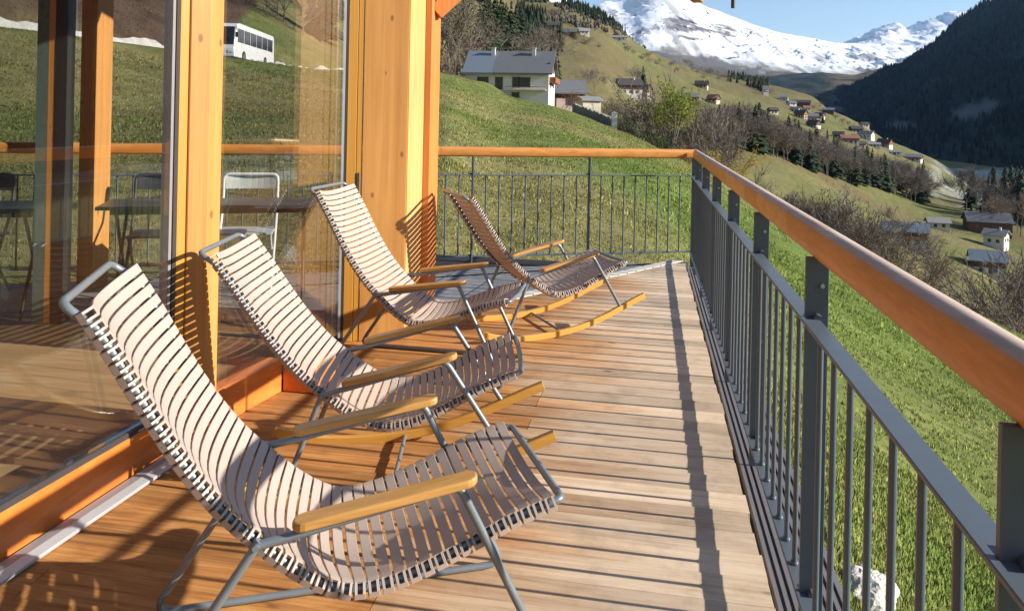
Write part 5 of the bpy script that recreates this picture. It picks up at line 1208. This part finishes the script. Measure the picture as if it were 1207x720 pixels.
# far woods read as one mass
M['farwood'] = m_attr('far_conifer_wood', .9, .05, None)
def cones(pts, hs, base, var=.35, sides=5, wide=.20, tiers=((0.08, 1.0, .55), (.36, .72, .82), (.62, .42, 1.02))):
    n = len(pts); pts = np.asarray(pts); hs = np.asarray(hs); V, F, C = [], [], []; k = 0
    ang = np.linspace(0, 2*np.pi, sides, endpoint=False)[None]+rng.uniform(0, 6, (n, 1))
    col = np.array(base)*(1+var*rng.normal(0, 1, (n, 1))); col = np.clip(col, .006, .5)
    for z0, w, z1 in tiers:
        rr = hs[:, None]*wide*w*(.65+.6*rng.random((n, sides)))
        ring = np.stack([pts[:, None, 0]+np.cos(ang)*rr, pts[:, None, 1]+np.sin(ang)*rr, pts[:, None, 2]+hs[:, None]*(z0+.06*rng.normal(0, 1, (n, sides)))], -1)
        tip = pts+np.stack([np.zeros(n), np.zeros(n), hs*z1], -1)
        vv = np.concatenate([ring, tip[:, None]], 1); b = k+np.arange(n)[:, None]*(sides+1)
        for q in range(sides): F.append(np.stack([b[:, 0]+q, b[:, 0]+(q+1) % sides, b[:, 0]+sides], -1))
        V.append(vv.reshape(-1, 3)); C.append(np.repeat(col, sides+1, 0)); k += n*(sides+1)
    return np.concatenate(V), np.concatenate(F), np.concatenate(C)
nu, nv = PM.shape[:2]
i = rng.integers(0, nu-1, 30000); j = (rng.random(30000)**.8*58).astype(int); a, b = rng.random(30000)[:, None], rng.random(30000)[:, None]
pt = (PM[i, j]*(1-a)+PM[i+1, j]*a)*(1-b)+(PM[i, j+1]*(1-a)+PM[i+1, j+1]*a)*b
mk = high_meadow(pt) < .4
mk &= pt[:, 1] > 300
pt = pt[mk]; V, F, C = cones(pt, rng.uniform(13, 24, len(pt)), (.014, .025, .020)); o = np_mesh('forest', V, F, M['farwood'], C); tag(o, kind='stuff')
P_, H_ = [], []
for _ in range(5200):
    u = rng.uniform(560, 905); Y = rng.uniform(330, 1350); v = 140-900*(gz((u-CU)/FPX*Y, Y)-EYE)/Y+.021*(u-603)
    f = float(fbm(np.array([u/60.]), np.array([Y/260.]), 3)[0])
    band = (u > 660) and (v < (22+.42*(u-690))) and Y > 640
    patch = u < 660 and f > .55 and Y > 420
    if (band and (f > .30 or u < 800)) or patch:
        p = spot(u, Y); P_.append(tuple(p)); H_.append(rng.uniform(8, 14))
V, F, C = cones(P_, H_, (.030, .042, .024)); o = np_mesh('conifer_wood', V, F, M['farwood'], C); tag(o, kind='stuff')
P_, H_ = [], []
for _ in range(5200):
    u = rng.uniform(620, 1000); Y = rng.uniform(380, 1350); v = 140-900*(gz((u-CU)/FPX*Y, Y)-EYE)/Y+.021*(u-603)
    f = float(fbm(np.array([u/45.+7]), np.array([Y/200.]), 3)[0])
    if (v < 40+.27*(u-690) and f > .52 and Y > 620) or (f > .95 and Y > 500 and v < 105): p = spot(u, Y); P_.append(tuple(p)); H_.append(rng.uniform(4, 7))
V, F, C = cones(P_, H_, (.105, .088, .075), .25, 6, .30, ((.22, .75, .62), (.38, 1.0, .84), (.56, .72, 1.0))); o = np_mesh('bare_wood', V, F, M['farwood'], C); tag(o, kind='stuff')

# ------------------------------------------------------------------ thin autumn haze in the valley air
m, nt, N, L = mat('valley_air')
pv = node(nt, 'ShaderNodeVolumePrincipled'); pv.inputs['Color'].default_value = (.34, .58, 1, 1); pv.inputs['Density'].default_value = HAZE; pv.inputs['Anisotropy'].default_value = .2
ov = node(nt, 'ShaderNodeOutputMaterial'); L.new(pv.outputs[0], ov.inputs['Volume'])
zmin = min(min((o.matrix_world @ Vector(c_)).z for c_ in o.bound_box) for o in COL.objects if o.type == 'MESH' and not o.parent)
zmax = max(max((o.matrix_world @ Vector(c_)).z for c_ in o.bound_box) for o in COL.objects if o.type == 'MESH' and not o.parent)
mb = MB(); mb.box((2000, 4500, (zmin-1+zmax+40)/2), (30000, 31000, zmax+41-zmin)); hz = mb.build('haze', m); tag(hz, kind='stuff')
print('HAZE BOX', zmin, zmax)
# ------------------------------------------------------------------ camera, light, sky
cam = bpy.data.cameras.new('camera'); co = bpy.data.objects.new('camera', cam); COL.objects.link(co)
c, s = math.cos(ROLL), math.sin(ROLL)
co.matrix_world = Matrix(((c, -s, 0, 0), (0, 0, -1, 0), (s, c, 0, EYE), (0, 0, 0, 1)))
cam.sensor_fit = 'HORIZONTAL'; cam.sensor_width = 36; cam.lens = 36*FPX/1207; cam.shift_y = -(360-CV)/1207
cam.clip_start = .05; cam.clip_end = 40000; SC.camera = co
SUN_EL = R(22.5); sd = Vector((.984, -.18, 0)).normalized()
sun = bpy.data.lights.new('sun', 'SUN'); sun.energy = 5.0; sun.angle = R(.5); sun.color = (1, .93, .82)
so = bpy.data.objects.new('sun', sun); COL.objects.link(so)
tos = Vector((sd.x*math.cos(SUN_EL), sd.y*math.cos(SUN_EL), math.sin(SUN_EL)))
so.rotation_euler = (-tos).to_track_quat('-Z', 'Y').to_euler(); so.location = (20, -5, 20)
w = bpy.data.worlds.new('World'); SC.world = w; w.use_nodes = True; nt = w.node_tree; nt.nodes.clear()
sk = nt.nodes.new('ShaderNodeTexSky'); sk.sky_type = 'NISHITA'; sk.sun_disc = False; sk.sun_elevation = SUN_EL
sk.sun_rotation = math.atan2(sd.x, sd.y); sk.altitude = 1100; sk.air_density = 1.0; sk.dust_density = .45; sk.ozone_density = 1.2
bg = nt.nodes.new('ShaderNodeBackground'); bg.inputs['Strength'].default_value = .095
wo = nt.nodes.new('ShaderNodeOutputWorld'); nt.links.new(sk.outputs[0], bg.inputs[0]); nt.links.new(bg.outputs[0], wo.inputs[0])
SC.view_settings.view_transform = 'Standard'; SC.view_settings.look = 'None'; SC.view_settings.exposure = 0.9; SC.view_settings.gamma = 1
SC.cycles.use_denoising = True; SC.cycles.max_bounces = 8; SC.cycles.transparent_max_bounces = 16; SC.cycles.diffuse_bounces = 4; SC.cycles.glossy_bounces = 4
SC.cycles.caustics_reflective = False; SC.cycles.caustics_refractive = False; SC.cycles.sample_clamp_indirect = 6
